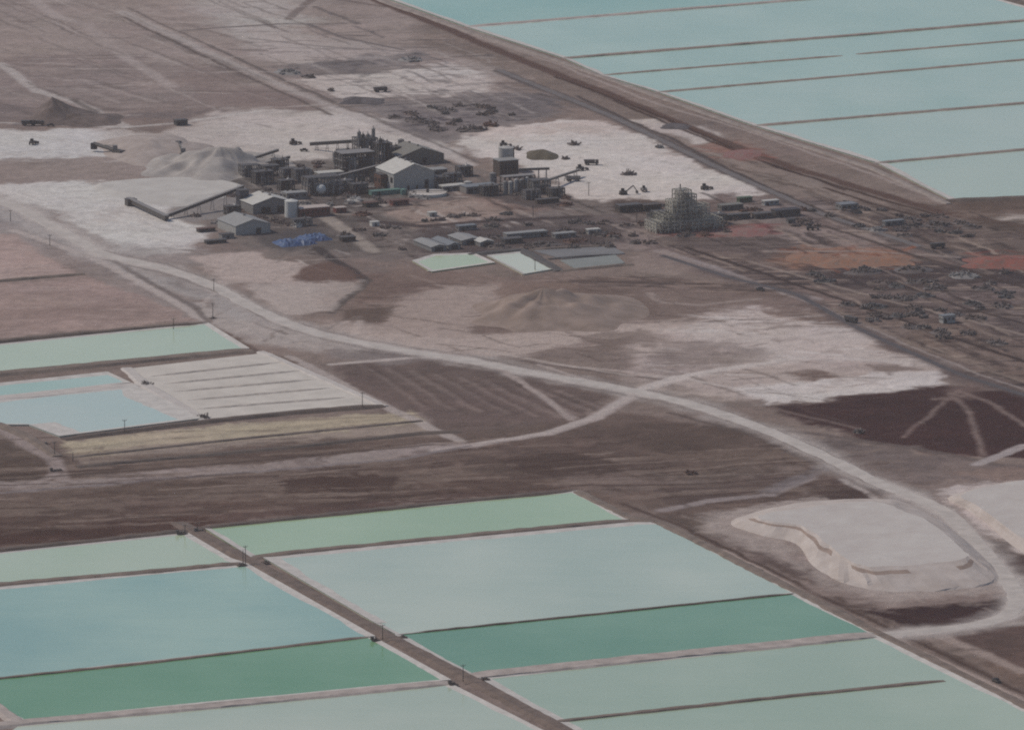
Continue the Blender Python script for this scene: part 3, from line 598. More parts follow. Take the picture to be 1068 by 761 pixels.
bank_dark_m = mat('dark_bank_soil', (104, 93, 90), .95, .22, .12, bump=.3)
def bank(pts, base=8, top=4, h=1.4, m=None, jit=.35, name='earth_bank'):
    P = resample([at(*p)[:2] for p in pts], 6); vs = []; fs = []; n = len(P)
    for i, p in enumerate(P):
        d = (P[min(i + 1, n - 1)] - P[max(i - 1, 0)]).normalized(); nn = Vector((-d.y, d.x))
        j = lambda: rs.uniform(-jit, jit)
        hh = .62 * h * min(1, (i + .4) / 2.4, (n - .6 - i) / 2.4) * (1 + rs.uniform(-.2, .2)); bs_ = 1 + .25 * math.sin(i * .37 + P[0].x) * rs.random()
        for off, z in ((-base / 2 * bs_ + j(), -.1), (-top / 2 + j(), WZ + hh), (top / 2 + j(), WZ + hh), (base / 2 * bs_ + j(), -.1)):
            q = p + nn * off; vs.append((q.x, q.y, z))
    for i in range(n - 1):
        o = i * 4
        for k in range(3): fs.append((o + k, o + k + 1, o + k + 5, o + k + 4))
    fs += [(0, 1, 2, 3), (4 * n - 1, 4 * n - 2, 4 * n - 3, 4 * n - 4)]
    return struct(MB().add(vs, [f[::-1] for f in fs]).build(name, m or bank_m))
def road(name, pts, width, m, z=.06, jit=.4, widths=None):
    P = resample([at(*p)[:2] for p in pts], 7); n = len(P)
    for _ in range(3):
        P = [P[0]] + [(P[i - 1] + P[i] * 2 + P[i + 1]) / 4 for i in range(1, n - 1)] + [P[-1]]
    vs = []
    for i, p in enumerate(P):
        d = (P[min(i + 1, n - 1)] - P[max(i - 1, 0)]).normalized(); nn = Vector((-d.y, d.x))
        w_ = width + rs.uniform(-jit, jit)
        if widths: w_ *= widths[0] + (widths[1] - widths[0]) * i / n
        for off, dz in ((-.56, -.08), (-.5, 0), (.5, 0), (.56, -.08)):
            q = p + nn * (w_ * off); vs.append((q.x, q.y, z + dz))
    fs = [(4 * i + k, 4 * i + 4 + k, 4 * i + 5 + k, 4 * i + 1 + k) for i in range(n - 1) for k in range(3)]
    return struct(MB().add(vs, fs).build(name, m))

# far pond field, top right: the sides run along the middle of the banks
FL = dict(z=WZ)
E = [(488, 29.5), (589, 62), (628, 79.5), (686, 97), (786, 132), (915, 171), (990, 209)]        # left ends of the banks
F = [(1000, -10), (1110, 19), (1110, 39), (1110, 59.5), (1110, 105), (1110, 153), (1110, 205)]   # right ends beyond the frame
pond('large teal brine pond highest up, behind the first bank of the far field', [(350, -20), E[0], (880, -3), (960, -30)], (121, 153, 150), (133, 160, 156), [6, 0, 0, 0], 1)
pond('wide pale turquoise pond, second behind the roadside edge of the far field', [E[0], E[1], F[1], (1040, 0), (985, -12), (880, -3)], (139, 161, 158), (151, 169, 165), [7, 3, 5, 5, 0, 3], 2)
pond('narrow turquoise strip pond whose lower bank has a gap in it', [E[1], E[2], F[2], F[1]], (138, 160, 157), (149, 168, 164), [5, 0, 0, 2], 3)
pond('narrow turquoise pond just below the bank that has a gap', [E[2], E[3], F[3], F[2]], (139, 161, 158), (151, 169, 165), [5, 2, 0, 0], 4)
pond('broad turquoise pond in the middle of the far field', [E[3], E[4], F[4], F[3]], (142, 162, 159), (154, 169, 166), [6, 2, 0, 2], 5)
pond('broad pale aqua pond, next to last of the far field', [E[4], E[5], F[5], F[4]], (147, 163, 160), (157, 169, 166), [8, 3, 0, 3], 6)
pond('pale grey green pond at the lower corner of the far field', [E[5], E[6], F[6], F[5]], (150, 163, 159), (157, 167, 162), [6, 3, 0, 3], 7)
b_far = mat('far_bank_soil', (134, 121, 116), .95, .2, .12, bump=.3)
bank([(486, 29), (620, 18), (880, -3), (1000, -12)], 9, 5, 1.0, bank_pale_m)
bank([(586, 62), (760, 48), (900, 37), (1110, 19)], 9, 5, 1.1, b_far)
bank([(626, 79.5), (760, 68.5), (878, 59)], 7, 3, .8, b_far); bank([(893, 57.5), (1110, 39)], 7, 3, .8, b_far)
bank([(682, 97.5), (860, 82), (1110, 59.5)], 8, 3.5, .9, b_far)
bank([(784, 132.5), (920, 121), (1110, 105)], 9, 4, 1.0, b_far)
bank([(910, 171.5), (1110, 153)], 9, 4, 1.0, b_far)
bank([(985, 210), (1110, 206)], 12, 5, 1.6, bank_dark_m)
bank([(345, -22), (400, 2), (488, 33), (588, 66), (686, 101), (786, 136), (910, 176), (990, 213)], 6, 3, .5, mat('shore_bank', (132, 121, 118), .95, .2, .12))
bank([(1110, 15), (1040, -3), (985, -16)], 10, 5, 1.2, bank_dark_m)

# ponds at the left edge
pond('long pale green pond between two brown banks at the left edge', [(-60, 366), (217, 338), (260, 364.5), (-60, 395)], (154, 166, 155), (161, 171, 160), [3, 4, 3, 0], 8)
bank([(-60, 363), (60, 351), (150, 343.5), (217, 337.5)], 8, 4, 1.5, bank_dark_m)
bank([(-60, 396), (80, 383), (262, 365.5)], 13, 8, 1.3)
pond('small narrow turquoise pond above the light blue pond', [(-60, 407), (112, 389), (136, 400), (-60, 421)], (142, 163, 160), (152, 169, 168), [8, 4, 4, 0], 9)
bank([(-60, 421), (40, 412.5), (140, 401)], 16, 11, .6, mat('salt_bank', (170, 162, 160), .95, .1, .12))
pond('light blue pond with white salt shores beside the striped salt pan', [(-60, 423), (140, 403), (212, 437), (62, 456), (30, 444), (-60, 444)], (150, 167, 169), (159, 170, 171), [10, 16, 5, 26, 5, 0], 10)
# the striped salt pan: a bed and its raked ridges
def salt_pan():
    pts = [(133, 385), (272, 369), (397, 422.5), (216, 438), (152, 402)]
    P = [Vector(at(*p)[:2]) for p in pts]; c = sum(P, Vector((0, 0))) / len(P)
    root = empty('salt_pan', 'white salt pan with raked brown stripes beside the light blue pond', 'salt pan', (c.x, c.y, 0))
    MB().prism([p - c for p in P], -.2, .35).build('salt_bed', mat('pan_salt', (180, 172, 167), .95, .1, .06, stretch=(1, 1, 1), bump=.2), root)
    for (a, b) in (((158, 393), (296, 378)), ((170, 401), (318, 386.5)), ((182, 409), (330, 396)), ((196, 418), (345, 405)), ((206, 427), (360, 415))):
        A = resample([at(*a)[:2], at(*b)[:2]], 5); vs = []; fs = []; n = len(A)
        for i, p in enumerate(A):
            nn = Vector((-.42, .9)); t = min(1, i / 3, (n - 1 - i) / 3) ; w_ = 2.2 * t + .15
            for o, z in ((-w_, .34), (-.4 * w_, .36 + .5 * t + rs.uniform(0, .2)), (.4 * w_, .36 + .5 * t), (w_, .34)):
                q = p - c + nn * (o + rs.uniform(-.3, .3)); vs.append((q.x, q.y, z))
        for i in range(n - 1):
            for k in range(3): fs.append((4 * i + k + 1, 4 * i + k, 4 * i + k + 4, 4 * i + k + 5)[::1])
        MB().add(vs, [f[::-1] for f in fs]).build('salt_ridge', mat('raked_salt', (160, 150, 145), .95, .2, .2), root)
salt_pan()
bank([(66, 458.5), (200, 442), (300, 431.5), (400, 423.5)], 9, 4, 1.5, bank_dark_m)
bank([(132, 384), (152, 402), (215, 439)], 9, 5, .5, mat('salt_bank', (0, 0, 0)))
bank([(272, 367), (400, 424)], 7, 4, .8, mat('salt_bank', (0, 0, 0)))
bank([(75, 477), (250, 458), (440, 439)], 4, 2, .4, bank_m)
bank([(80, 487), (200, 476), (300, 467), (440, 452), (480, 450)], 7, 3, .7, bank_dark_m)
bank([(-60, 298), (0, 293.5), (88, 286)], 6, 3, 1, bank_m)
bank([(-60, 436), (0, 443), (30, 456), (60, 476)], 8, 4, .8, bank_m)

# near ponds
G = (0, 613)
pond('pale green pond left of the causeway, below the dark maroon bank', [(-60, 584), (196, 557), (240, 583), (258, 589), (-60, 619)], (150, 164, 152), (157, 168, 159), [2, 4, 6, 3, 0], 11)
pond('bright green pond right of the causeway, below the brown bank', [(212, 551), (601, 513), (657, 542.5), (262, 582)], (139, 158, 142), (147, 164, 149), [3, 4, 3, 5], 12)
pond('large grey blue pond left of the causeway', [(-60, 619), (258, 589), (391, 664.5), (-60, 715)], (126, 152, 154), (143, 164, 162), [5, 5, 3, 0], 13)
pond('largest pale grey white pond right of the causeway', [(274, 582), (657, 546), (688, 546), (830, 619.5), (414, 663), (392, 651)], (149, 162, 160), (162, 171, 168), [7, 4, 2, 3, 3, 8], 14)
pond('dark green strip pond left of the causeway', [(-60, 715), (388, 664.5), (470, 710), (20, 753), (-10, 738), (-60, 742)], (102, 134, 119), (114, 143, 129), [1, 4, 4, 5, 3, 0], 15)
pond('dark teal green strip pond right of the causeway', [(412, 663), (830, 619.5), (914, 661), (490, 705)], (102, 133, 124), (114, 142, 132), [1, 4, 5, 4], 16)
pond('pale grey pond in the bottom left corner beside the causeway', [(20, 757), (470, 714), (640, 800), (-60, 815)], (152, 163, 159), (164, 171, 167), [3, 4, 0, 0], 17)
pond('long pale mint pond with an unfinished bank inside it at bottom right', [(500, 708), (914, 664), (1110, 760), (1110, 815), (690, 815)], (142, 157, 151), (152, 164, 158), [4, 4, 0, 0, 6], 18)
bank([(-60, 616), (120, 600.5), (258, 588)], 11, 5, 1.4)
bank([(262, 582), (440, 564.5), (657, 543.5)], 10, 5, 1.5)
bank([(-60, 714.5), (160, 691.5), (388, 664.5)], 5, 2.5, .9)
bank([(430, 661), (620, 641.5), (830, 619.5)], 4, 2, .8, bank_dark_m)
bank([(-60, 763), (20, 755), (240, 735.5), (470, 712.5)], 13, 8, 1.3, bank_pale_m)
bank([(488, 706.5), (700, 684.5), (914, 662.5)], 15, 11, 1.3, bank_pale_m)
bank([(570, 754.5), (780, 731.5), (985, 710.5)], 6, 3, 1.1, bank_m)
bank([(-60, 728), (-8, 734), (22, 756)], 9, 5, 1.0, bank_pale_m)
cause_m = mat('causeway_soil', (112, 99, 95), .95, .22, .15, bump=.4)
bank([(186, 545), (205, 556), (300, 607), (400, 662), (500, 714), (585, 760), (690, 818)], 10.5, 5.5, 1.5, cause_m)
bank([(-60, 580), (100, 565), (205, 553.5)], 10, 4, 1.6, bank_dark_m)
bank([(205, 552), (420, 530), (602, 512)], 9, 4, 1.5, bank_dark_m)
bank([(600, 512), (657, 541), (690, 546), (832, 618), (916, 661), (1110, 757)], 9, 4, 1.2, bank_m)

road_m = mat('white_gravel', (167, 158, 155), .95, .14, .1, bump=.1, stretch=(1, 1, 1))
grey_m = mat('grey_gravel', (126, 119, 120), .95, .16, .12)
road('gravel_road', MAIN, 8.6, road_m, jit=1.3)
road('service_road', [(520, 73), (640, 122), (760, 180), (860, 224), (960, 257)], 4.6, mat('far_road_gravel', (108, 102, 104), .95, .16, .12), .05)
road('service_road', [(690, 266), (760, 289), (830, 306), (900, 345), (1000, 390), (1110, 425)], 4.0, mat('dark_gravel', (92, 87, 91), .95, .16, .12), .05)

# ------------------------------------------------------------------ heaps and stockpiles
def heap(name, label, px, py, rx, ry, h, m, ridge=(0, 0), p=1.0, yaw=0, rough=.12, flat=0, cat='heap', skew=(0, 0), group=None, seed=1):
    """a loose heap: footprint rx by ry (metres) about the photo place of its base; ridge = half length of the crest"""
    x0, y0, _ = at(px, py)
    nr, na = 26, 72; vs = []; fs = []
    for i in range(nr + 1):
        t = i / nr
        for k in range(na):
            a = 2 * math.pi * k / na
            wob = 1 + .34 * (float(vn(np.array([math.cos(a) * 1.7 + 9]), np.array([math.sin(a) * 1.7 + 9]), seed)[0]) - .5) * 2
            ex = ridge[0] * math.copysign(min(1, abs(math.cos(a)) * 1.6), math.cos(a)); ey = ridge[1] * math.copysign(min(1, abs(math.sin(a)) * 1.6), math.sin(a))
            X = (rx * wob * math.cos(a)) * t + ex * min(1, t * 4) * 1.0 + skew[0] * (1 - t)
            Y = (ry * wob * math.sin(a)) * t + ey * min(1, t * 4) * 1.0 + skew[1] * (1 - t)
            prof = 1 if t < flat else ((1 - t) / (1 - flat + 1e-6)) ** p
            gul = float(vn(np.array([a * 5.5 + 30]), np.array([t * 1.3]), seed + 7)[0]) - .5
            n_ = float(vn(np.array([X * .12 + 50]), np.array([Y * .12 + 50]), seed + 3)[0]) - .5
            z = h * prof * (1 + rough * n_ * 2) + h * gul * rough * 1.6 * t * (1 - t)
            vs.append((X, Y, (max(z, 0) if i < nr else 0) - .06))
    for i in range(nr):
        for k in range(na):
            fs.append((i * na + k, (i + 1) * na + k, (i + 1) * na + (k + 1) % na, i * na + (k + 1) % na))
    mb = MB().add(vs, fs); mb.add([(skew[0], skew[1], h - .06)], []); c = len(mb.v) - 1
    mb.f += [(c, k, (k + 1) % na) for k in range(na)] if not any(ridge) else []
    if any(ridge): mb.f.append(tuple(range(na)))
    o = mb.build(name, m); o.location = (x0, y0, 0); o.rotation_euler = (0, 0, yaw)
    for q in o.data.polygons: q.use_smooth = True
    o['label'] = label; o['category'] = cat
    if group: o['group'] = group
    return o
hm = lambda n, c, c2=None, sc=.12: mat(n, c, .95, .18, sc, c2, bump=.5)
dirt_d = hm('dark_heap_soil', (112, 100, 99), (92, 83, 82)); dirt_m = hm('brown_heap_soil', (128, 114, 109), (108, 96, 92))
salt_h = hm('salt_heap', (170, 163, 160), (154, 145, 142)); salt_g = hm('grey_salt_heap', (150, 143, 141), (132, 125, 124)); salt_p = hm('pinkish_salt_heap', (152, 140, 137), (134, 122, 119))
heap('dirt_heap', 'dark brown cone of dirt on the bare plain above the left salt flat', 64, 121, 22, 38, 12, dirt_d, (0, 0), 1.15, 0, .18, skew=(-6, 0), cat='dirt heap', seed=3)
heap('dirt_heap', 'low dark spoil ridge trailing to the right of the dark brown cone', 88, 125, 16, 26, 4, dirt_d, (10, 0), 1.2, 0, .3, cat='dirt heap', seed=4)
heap('salt_heap', 'broad pinkish salt mound with a dark gash curling along its foot', 158, 157, 34, 52, 7, salt_p, (4, 0), .8, 0, .12, cat='salt heap', seed=5)
heap('salt_heap', 'peaked grey salt heap behind the long flat stockpile', 219, 176, 42, 60, 11, salt_g, (6, 0), 1.2, 0, .55, skew=(6, 4), cat='salt heap', seed=6)
heap('slag_heap', 'low dark grey hump of slag below the upper salt patch', 378, 106, 12, 16, 3.4, hm('slag', (104, 98, 102), (84, 80, 84)), (4, 0), .9, 0, .2, cat='slag heap', seed=8)
heap('spoil_hill', 'large brown spoil hill with gullied slopes below the small white pond', 574, 328, 44, 66, 13, hm('spoil_soil', (138, 121, 115), (120, 105, 99), .08), (4, 0), 1.15, 0, .28, skew=(-4, 8), cat='spoil heap', seed=9)
heap('soil_heap', 'small greenish brown heap on the upper edge of the big salt yard', 566, 162, 8, 16, 3.5, hm('olive_soil', (104, 97, 88), (84, 78, 72)), (2, 0), .9, 0, .25, cat='soil heap', seed=13)
heap('soil_heap', 'dark flattened heap on the small salt patch beside the far road', 704, 132, 7, 12, 2.2, hm('slag', (0, 0, 0)), (3, 0), .8, 0, .2, cat='soil heap', seed=14)
heap('red_soil_heap', 'dark red soil heap in front of the lattice tower and dark trailers', 780, 242, 12, 18, 1.2, hm('red_soil', (134, 88, 88), (120, 104, 101), .3), (4, 0), 1.7, 0, .3, cat='soil heap', seed=16)
heap('red_soil_heap', 'red brown soil heap between far road and far ponds', 776, 161, 11, 20, 1.2, hm('red_soil', (0, 0, 0)), (4, 0), 1.7, 0, .3, cat='soil heap', seed=17)
heap('red_soil_heap', 'bright red soil heap at the right edge above the dark road', 1048, 274, 24, 26, 4, hm('bright_red_soil', (142, 84, 78), (114, 96, 92), .28), (6, 0), 1.7, 0, .3, cat='soil heap', seed=18)
for i, (x, y, rx_, h_, lb) in enumerate(((846, 270, 12, 2.0, 'leftmost of the orange soil heaps in the brown yard'), (876, 274, 13, 2.0, 'middle orange soil heap in the brown yard, between two others'), (918, 272, 18, 2.0, 'broad orange soil heap nearest the far road'))):
    heap('orange_soil_heap', lb, x, y, rx_, 24, h_, hm('orange_soil', (142, 100, 82), (118, 102, 96), .28), (5, 0), 1.7, 0, .35, cat='soil heap', group='orange soil heaps in the brown yard', seed=20 + i)
# flat topped salt stockpiles, lofted from a foot outline to a top outline
def mesa(name, label, base, top, h, m, cat, seed=0, tm=None, foot=None):
    n = len(base); B = [Vector(at(*p)) for p in base]; T = [Vector(at(p[0], p[1], h)) for p in top]
    c = sum(B, Vector()) / n; ring = []
    def dense(L):
        out = []
        for i in range(len(L)):
            p0, p1, p2, p3 = L[i - 1], L[i], L[(i + 1) % len(L)], L[(i + 2) % len(L)]
            for k in range(6):
                t = k / 6; out.append(.5 * ((2 * p1) + (p2 - p0) * t + (2 * p0 - 5 * p1 + 4 * p2 - p3) * t * t + (3 * p1 - p0 - 3 * p2 + p3) * t ** 3))
        return out
    Bd, Td = dense(B), dense(T); N = len(Bd); vs = []; fs = []; L = 7
    rr = random.Random(seed)
    for j in range(L + 1):
        t = j / L
        for i in range(N):
            g = (float(vn(np.array([i * .42]), np.array([t * 2.0]), seed)[0]) - .5)
            g2 = float(vn(np.array([i * 1.35]), np.array([t * 1.2]), seed + 11)[0]) - .5
            p = Bd[i].lerp(Td[i], min(1.06, max(0, t + (g * .3 + g2 * .22 * (1 - abs(2 * t - 1)) if 0 < j < L else g * .12 + g2 * .1))))
            vs.append((p.x - c.x, p.y - c.y, h * t - (.06 if j == 0 else 0)))
    for j in range(L):
        for i in range(N): fs.append((j * N + i, j * N + (i + 1) % N, (j + 1) * N + (i + 1) % N, (j + 1) * N + i))
    tc = sum(Td, Vector()) / N
    fs.append(tuple(L * N + i for i in range(N)))
    area_ = sum(Bd[i].x * Bd[(i + 1) % N].y - Bd[(i + 1) % N].x * Bd[i].y for i in range(N))
    if area_ < 0: fs = [f[::-1] for f in fs]
    o = MB().add(vs, fs).build(name, m); o.location = (c.x, c.y, 0); o['label'] = label; o['category'] = cat
    if tm:
        o.data.materials.append(tm)
        for q in o.data.polygons:
            if q.index >= L * N: q.material_index = 1
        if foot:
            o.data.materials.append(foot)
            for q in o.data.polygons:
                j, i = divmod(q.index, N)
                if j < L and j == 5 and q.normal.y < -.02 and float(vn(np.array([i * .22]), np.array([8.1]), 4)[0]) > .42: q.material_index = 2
    return o
mesa('salt_stockpile', 'big white flat topped salt stockpile with steep pinkish front in the road bend',
     [(762, 543), (830, 524), (925, 520), (962, 532), (1002, 558), (1034, 588), (1040, 606), (996, 615), (925, 617), (880, 608), (848, 590), (830, 567), (790, 557)],
     [(792, 538), (840, 529), (908, 523), (935, 530), (968, 543), (1005, 573), (1008, 581), (960, 588), (905, 590), (880, 581), (858, 562), (836, 548), (803, 543)], 5.6,
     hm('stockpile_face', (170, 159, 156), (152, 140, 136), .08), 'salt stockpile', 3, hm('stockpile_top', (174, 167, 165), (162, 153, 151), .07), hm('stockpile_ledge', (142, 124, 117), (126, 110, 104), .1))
mesa('salt_stockpile', 'long flat white salt stockpile behind the slanting conveyor at the works',
     [(98, 194), (122, 206), (152, 212), (185, 216), (222, 209), (256, 199), (240, 190), (170, 187)],
     [(106, 191), (130, 200), (160, 204), (190, 205), (222, 201), (248, 194), (226, 187), (170, 185)], 1.5,
     hm('stockpile_face_grey', (172, 167, 165), (156, 150, 148), .06), 'salt stockpile', 5)
mesa('salt_stockpile', 'white salt stockpile cut off by the right edge beside the gravel road',
     [(990, 517), (1008, 531), (1030, 546), (1060, 572), (1100, 590), (1140, 580), (1140, 500), (1060, 502)],
     [(1003, 515), (1018, 526), (1036, 539), (1066, 560), (1104, 574), (1132, 566), (1132, 500), (1060, 502)], 4,
     hm('stockpile_face', (0, 0, 0)), 'salt stockpile', 7, hm('stockpile_top', (0, 0, 0)))

# ------------------------------------------------------------------ buildings of the works
def wallm(n, c): return mat(n, c, .6, .10, .5, bump=0, spec=.3)
steel_d = wallm('dark_steel', (92, 88, 89)); steel_m = wallm('grey_steel', (122, 117, 117)); steel_l = wallm('light_steel', (150, 146, 145)); junk = wallm('junk_metal', (103, 94, 93))
clad_l = wallm('light_cladding', (140, 138, 138)); clad_m = wallm('grey_cladding', (118, 115, 116)); clad_k = wallm('khaki_cladding', (108, 104, 101))
roof_l = wallm('pale_roof', (168, 164, 161)); roof_g = wallm('grey_roof', (130, 128, 129)); roof_k = wallm('olive_roof', (114, 110, 106))
dark = wallm('dark_opening', (58, 55, 58)); white = wallm('white_paint', (176, 174, 173)); red_w = wallm('red_cladding', (118, 78, 76)); pink_r = wallm('pinkish_roof', (160, 146, 141))
brown_w = wallm('rust_brown_cladding', (90, 82, 80)); teal = wallm('teal_sheet', (92, 118, 114)); blue_t = mat('blue_tarpaulin', (70, 86, 128), .5, .35, .5, (84, 98, 122))
glass = wallm('dark_glass', (62, 62, 66)); rubber = wallm('black_rubber', (50, 48, 50)); yellow = wallm('yellow_paint', (150, 138, 100)); rust = wallm('rust', (104, 82, 76))
blue_s = wallm('blue_grey_roof', (112, 114, 120))

def shed(name, label, cat, px, py, w, d, hw, hr, wm, rm, yaw=YA, door=None, doors2=(), win=0, vents=0, wings=None, side_open=False, group=None):
    """gabled shed; (px, py) is the middle of the foot of its gable front; w across the front, d deep"""
    x, y, _ = at(px, py); r = empty(name, label, cat, (x, y, 0), yaw, group)
    mb = MB(); mb.add([(-w / 2, 0, 0), (w / 2, 0, 0), (w / 2, 0, hw), (0, 0, hr), (-w / 2, 0, hw), (-w / 2, d, 0), (w / 2, d, 0), (w / 2, d, hw), (0, d, hr), (-w / 2, d, hw)],
           [(0, 1, 2, 3, 4), (9, 8, 7, 6, 5), (1, 6, 7, 2), (5, 0, 4, 9)])
    mb.build('wall', wm, r)
    rf = MB(); th = .25; oh = .5
    for sx in (-1, 1):
        a = (sx * (w / 2 + oh), -oh, hw - oh * (hr - hw) / (w / 2)); b = (0, -oh, hr); c = (0, d + oh, hr); e = (sx * (w / 2 + oh), d + oh, a[2])
        q = [a, b, c, e]; up = [(v[0], v[1], v[2] + th) for v in q]; lo = [(v[0], v[1], v[2] + .03) for v in q]
        f = [(3, 2, 1, 0), (4, 5, 6, 7), (0, 1, 5, 4), (1, 2, 6, 5), (2, 3, 7, 6), (3, 0, 4, 7)]
        if sx > 0: f = [t[::-1] for t in f]
        rf.add(lo + up, f)
    ro = rf.build('roof', rm, r)
    for k in range(vents): MB().box(0, d * (k + .5) / vents, hr + .1, 1.2, 1.6, 1.1).build('roof_vent', steel_m, ro)
    if door: MB().box(door[0], -.08, 0, door[1], .22, door[2]).build('door', dark, r)
    for (dx, dw, dh) in doors2: MB().box(dx, -.08, 0, dw, .2, dh).build('door', dark, r)
    for k in range(win): MB().box(-w / 2 - .04, d * (k + .5) / win, hw * .45, .15, d / win * .5, hw * .3).build('window', glass, r)
    return r
def block(name, label, cat, px, py, w, d, h, wm, rm, yaw=YA, door=None, win=(0, 0), group=None, parapet=.4):
    """flat roofed block, (px, py) the middle of its front foot"""
    x, y, _ = at(px, py); r = empty(name, label, cat, (x, y, 0), yaw, group)
    MB().box(0, d / 2, 0, w, d, h).build('wall', wm, r)
    MB().box(0, d / 2, h + .003, w + .5, d + .5, parapet).build('roof', rm, r)
    if door: MB().box(door[0], -.06, 0, door[1], .2, door[2]).build('door', dark, r)
    for k in range(win[0]):
        MB().box(-w / 2 + w * (k + .5) / win[0], -.05, h * .45, w / win[0] * .5, .16, h * .28).build('window', glass, r)
    for k in range(win[1]): MB().box(-w / 2 - .04, d * (k + .5) / win[1], h * .45, .15, d / win[1] * .5, h * .28).build('window', glass, r)
    return r
def truss(mb, x0, x1, y0, y1, z0, z1, nx, ny, nz, r=.28, brace=True):
    gx_ = [x0 + (x1 - x0) * i / nx for i in range(nx + 1)]; gy_ = [y0 + (y1 - y0) * i / ny for i in range(ny + 1)]; gz = [z0 + (z1 - z0) * i / nz for i in range(nz + 1)]
    for i, x in enumerate(gx_):
        for j, y in enumerate(gy_):
            mb.box(x, y, z0, r * 2, r * 2, z1 - z0)
    for z in gz[1:]:
        for y in gy_: mb.box((x0 + x1) / 2, y, z - r * .8, x1 - x0, r * 1.5, r * 1.5)
        for x in gx_: mb.box(x, (y0 + y1) / 2, z - r * .7, r * 1.5, y1 - y0, r * 1.5)
    if brace:
        for k in range(nz):
            for i in range(nx):
                if (i + k) % 2: mb.tube((gx_[i], y0, gz[k]), (gx_[i + 1], y0, gz[k + 1]), r * .6, 4)
                else: mb.tube((gx_[i + 1], y0, gz[k]), (gx_[i], y0, gz[k + 1]), r * .6, 4)
            for j in range(ny):
                mb.tube((x0, gy_[j], gz[k]), (x0, gy_[j + 1], gz[k + 1]), r * .6, 4)
    return mb
def tank(name, label, px, py, r_, h, m, cat='tank', cone=.6, legs=0, group=None):
    x, y, _ = at(px, py); r = empty(name, label, cat, (x, y, 0), YA, group)
    MB().cyl(0, 0, legs, r_, h, 20).build('shell', m, r)
    MB().cyl(0, 0, legs + h + .003, r_ * 1.02, cone, 20, r_ * .12).build('roof', m, r)
    MB().box(r_ * .7, -r_ * .78, 0, .5, .35, legs + h).build('ladder', steel_d, r)
    if legs:
        for k in range(4): MB().box(r_ * .65 * (1 if k % 2 else -1), r_ * .65 * (1 if k > 1 else -1), 0, .4, .4, legs).build('leg', steel_d, r)
    return r
def conveyor(label, a, b, za, zb, wd=1.8, hg=2.2, m=None, nleg=4, cat='conveyor', cover=True):
    A = Vector((*at(*a)[:2], za)); B = Vector((*at(*b)[:2], zb)); r = empty('conveyor', label, cat, (A.x, A.y, 0))
    o = Vector((A.x, A.y, 0)); p, q = A - o, B - o; d = (q - p).normalized(); n = Vector((-d.y, d.x, 0)).normalized()
    mb = MB()
    vs = [c + n * sx * wd / 2 + Vector((0, 0, z)) for c in (p, q) for (sx, z) in ((-1, 0), (1, 0), (1, hg), (-1, hg))]
    mb.add(vs, [(0, 1, 2, 3), (7, 6, 5, 4), (0, 4, 5, 1), (1, 5, 6, 2), (2, 6, 7, 3), (3, 7, 4, 0)]); mb.build('gallery', m or steel_d, r)
    MB().add([c + n * sx * (wd / 2 + .3) + Vector((0, 0, hg + z)) for c in (p, q) for (sx, z) in ((-1, .03), (1, .03), (1, .3), (-1, .3))],
             [(0, 1, 2, 3), (7, 6, 5, 4), (0, 4, 5, 1), (1, 5, 6, 2), (2, 6, 7, 3), (3, 7, 4, 0)]).build('cover', steel_m, r)
    for k in range(nleg):
        c = p.lerp(q, (k + .6) / nleg)
        if c.z < 1.5: continue
        l = MB(); l.tube((c.x - n.x * 1.6, c.y - n.y * 1.6, 0), (c.x - n.x * .6, c.y - n.y * .6, c.z), .22, 4); l.tube((c.x + n.x * 1.6, c.y + n.y * 1.6, 0), (c.x + n.x * .6, c.y + n.y * .6, c.z), .22, 4)
        l.tube((c.x - n.x * 1.2, c.y - n.y * 1.2, c.z * .45), (c.x + n.x * 1.2, c.y + n.y * 1.2, c.z * .45), .15, 4); l.build('trestle', steel_m, r)
    return r
def process_tower(label, px, py, w, d, levels, hl, nx, ny, m, fm, vessels=(), yaw=YA, cat='process tower', pipes=0, seed=0, name='process_tower', panels=0, stairs=True):
    x, y, _ = at(px, py); r = empty(name, label, cat, (x, y, 0), yaw); rr = random.Random(seed); H = levels * hl
    truss(MB(), -w / 2, w / 2, 0, d, 0, H, nx, ny, levels, .3).build('steel_frame', m, r)
    for k in range(1, levels + 1): MB().box(0, d / 2, k * hl + .05, w + .8, d + .8, .25).build('floor_deck', fm, r)
    for (vx, vy, z0, rad, h_, mm) in vessels:
        v = MB().cyl(vx, vy, z0, rad, h_, 14); v.cyl(vx, vy, z0 + h_ + .002, rad, rad * .7, 14, rad * .25); v.cyl(vx, vy, z0 + h_ + rad * .7, rad * .18, 1.2, 8); v.build('vessel', mm, r)
    for k in range(panels):
        lv = rr.randrange(levels); i = rr.randrange(nx)
        MB().box(-w / 2 + w * (i + .5) / nx, -.2 + rr.uniform(0, d * .5), lv * hl + .4, w / nx * .9, .2, hl * .75).build('wall_panel', rr.choice((clad_m, clad_k, steel_d)), r)
    for k in range(pipes):
        xx = rr.uniform(-w / 2, w / 2); MB().tube((xx, -.7, 0), (xx, -.7, rr.uniform(.4, 1) * H), .25, 6).build('pipe', rr.choice((steel_l, steel_m, rust)), r)
    if stairs:
        st = MB()
        for k in range(levels):
            s_ = 1 if k % 2 else -1; st.tube((w / 2 + 1, d / 2 - s_ * d * .35, k * hl), (w / 2 + 1, d / 2 + s_ * d * .35, (k + 1) * hl), .3, 4)
        st.build('stairs', steel_m, r)
    return r

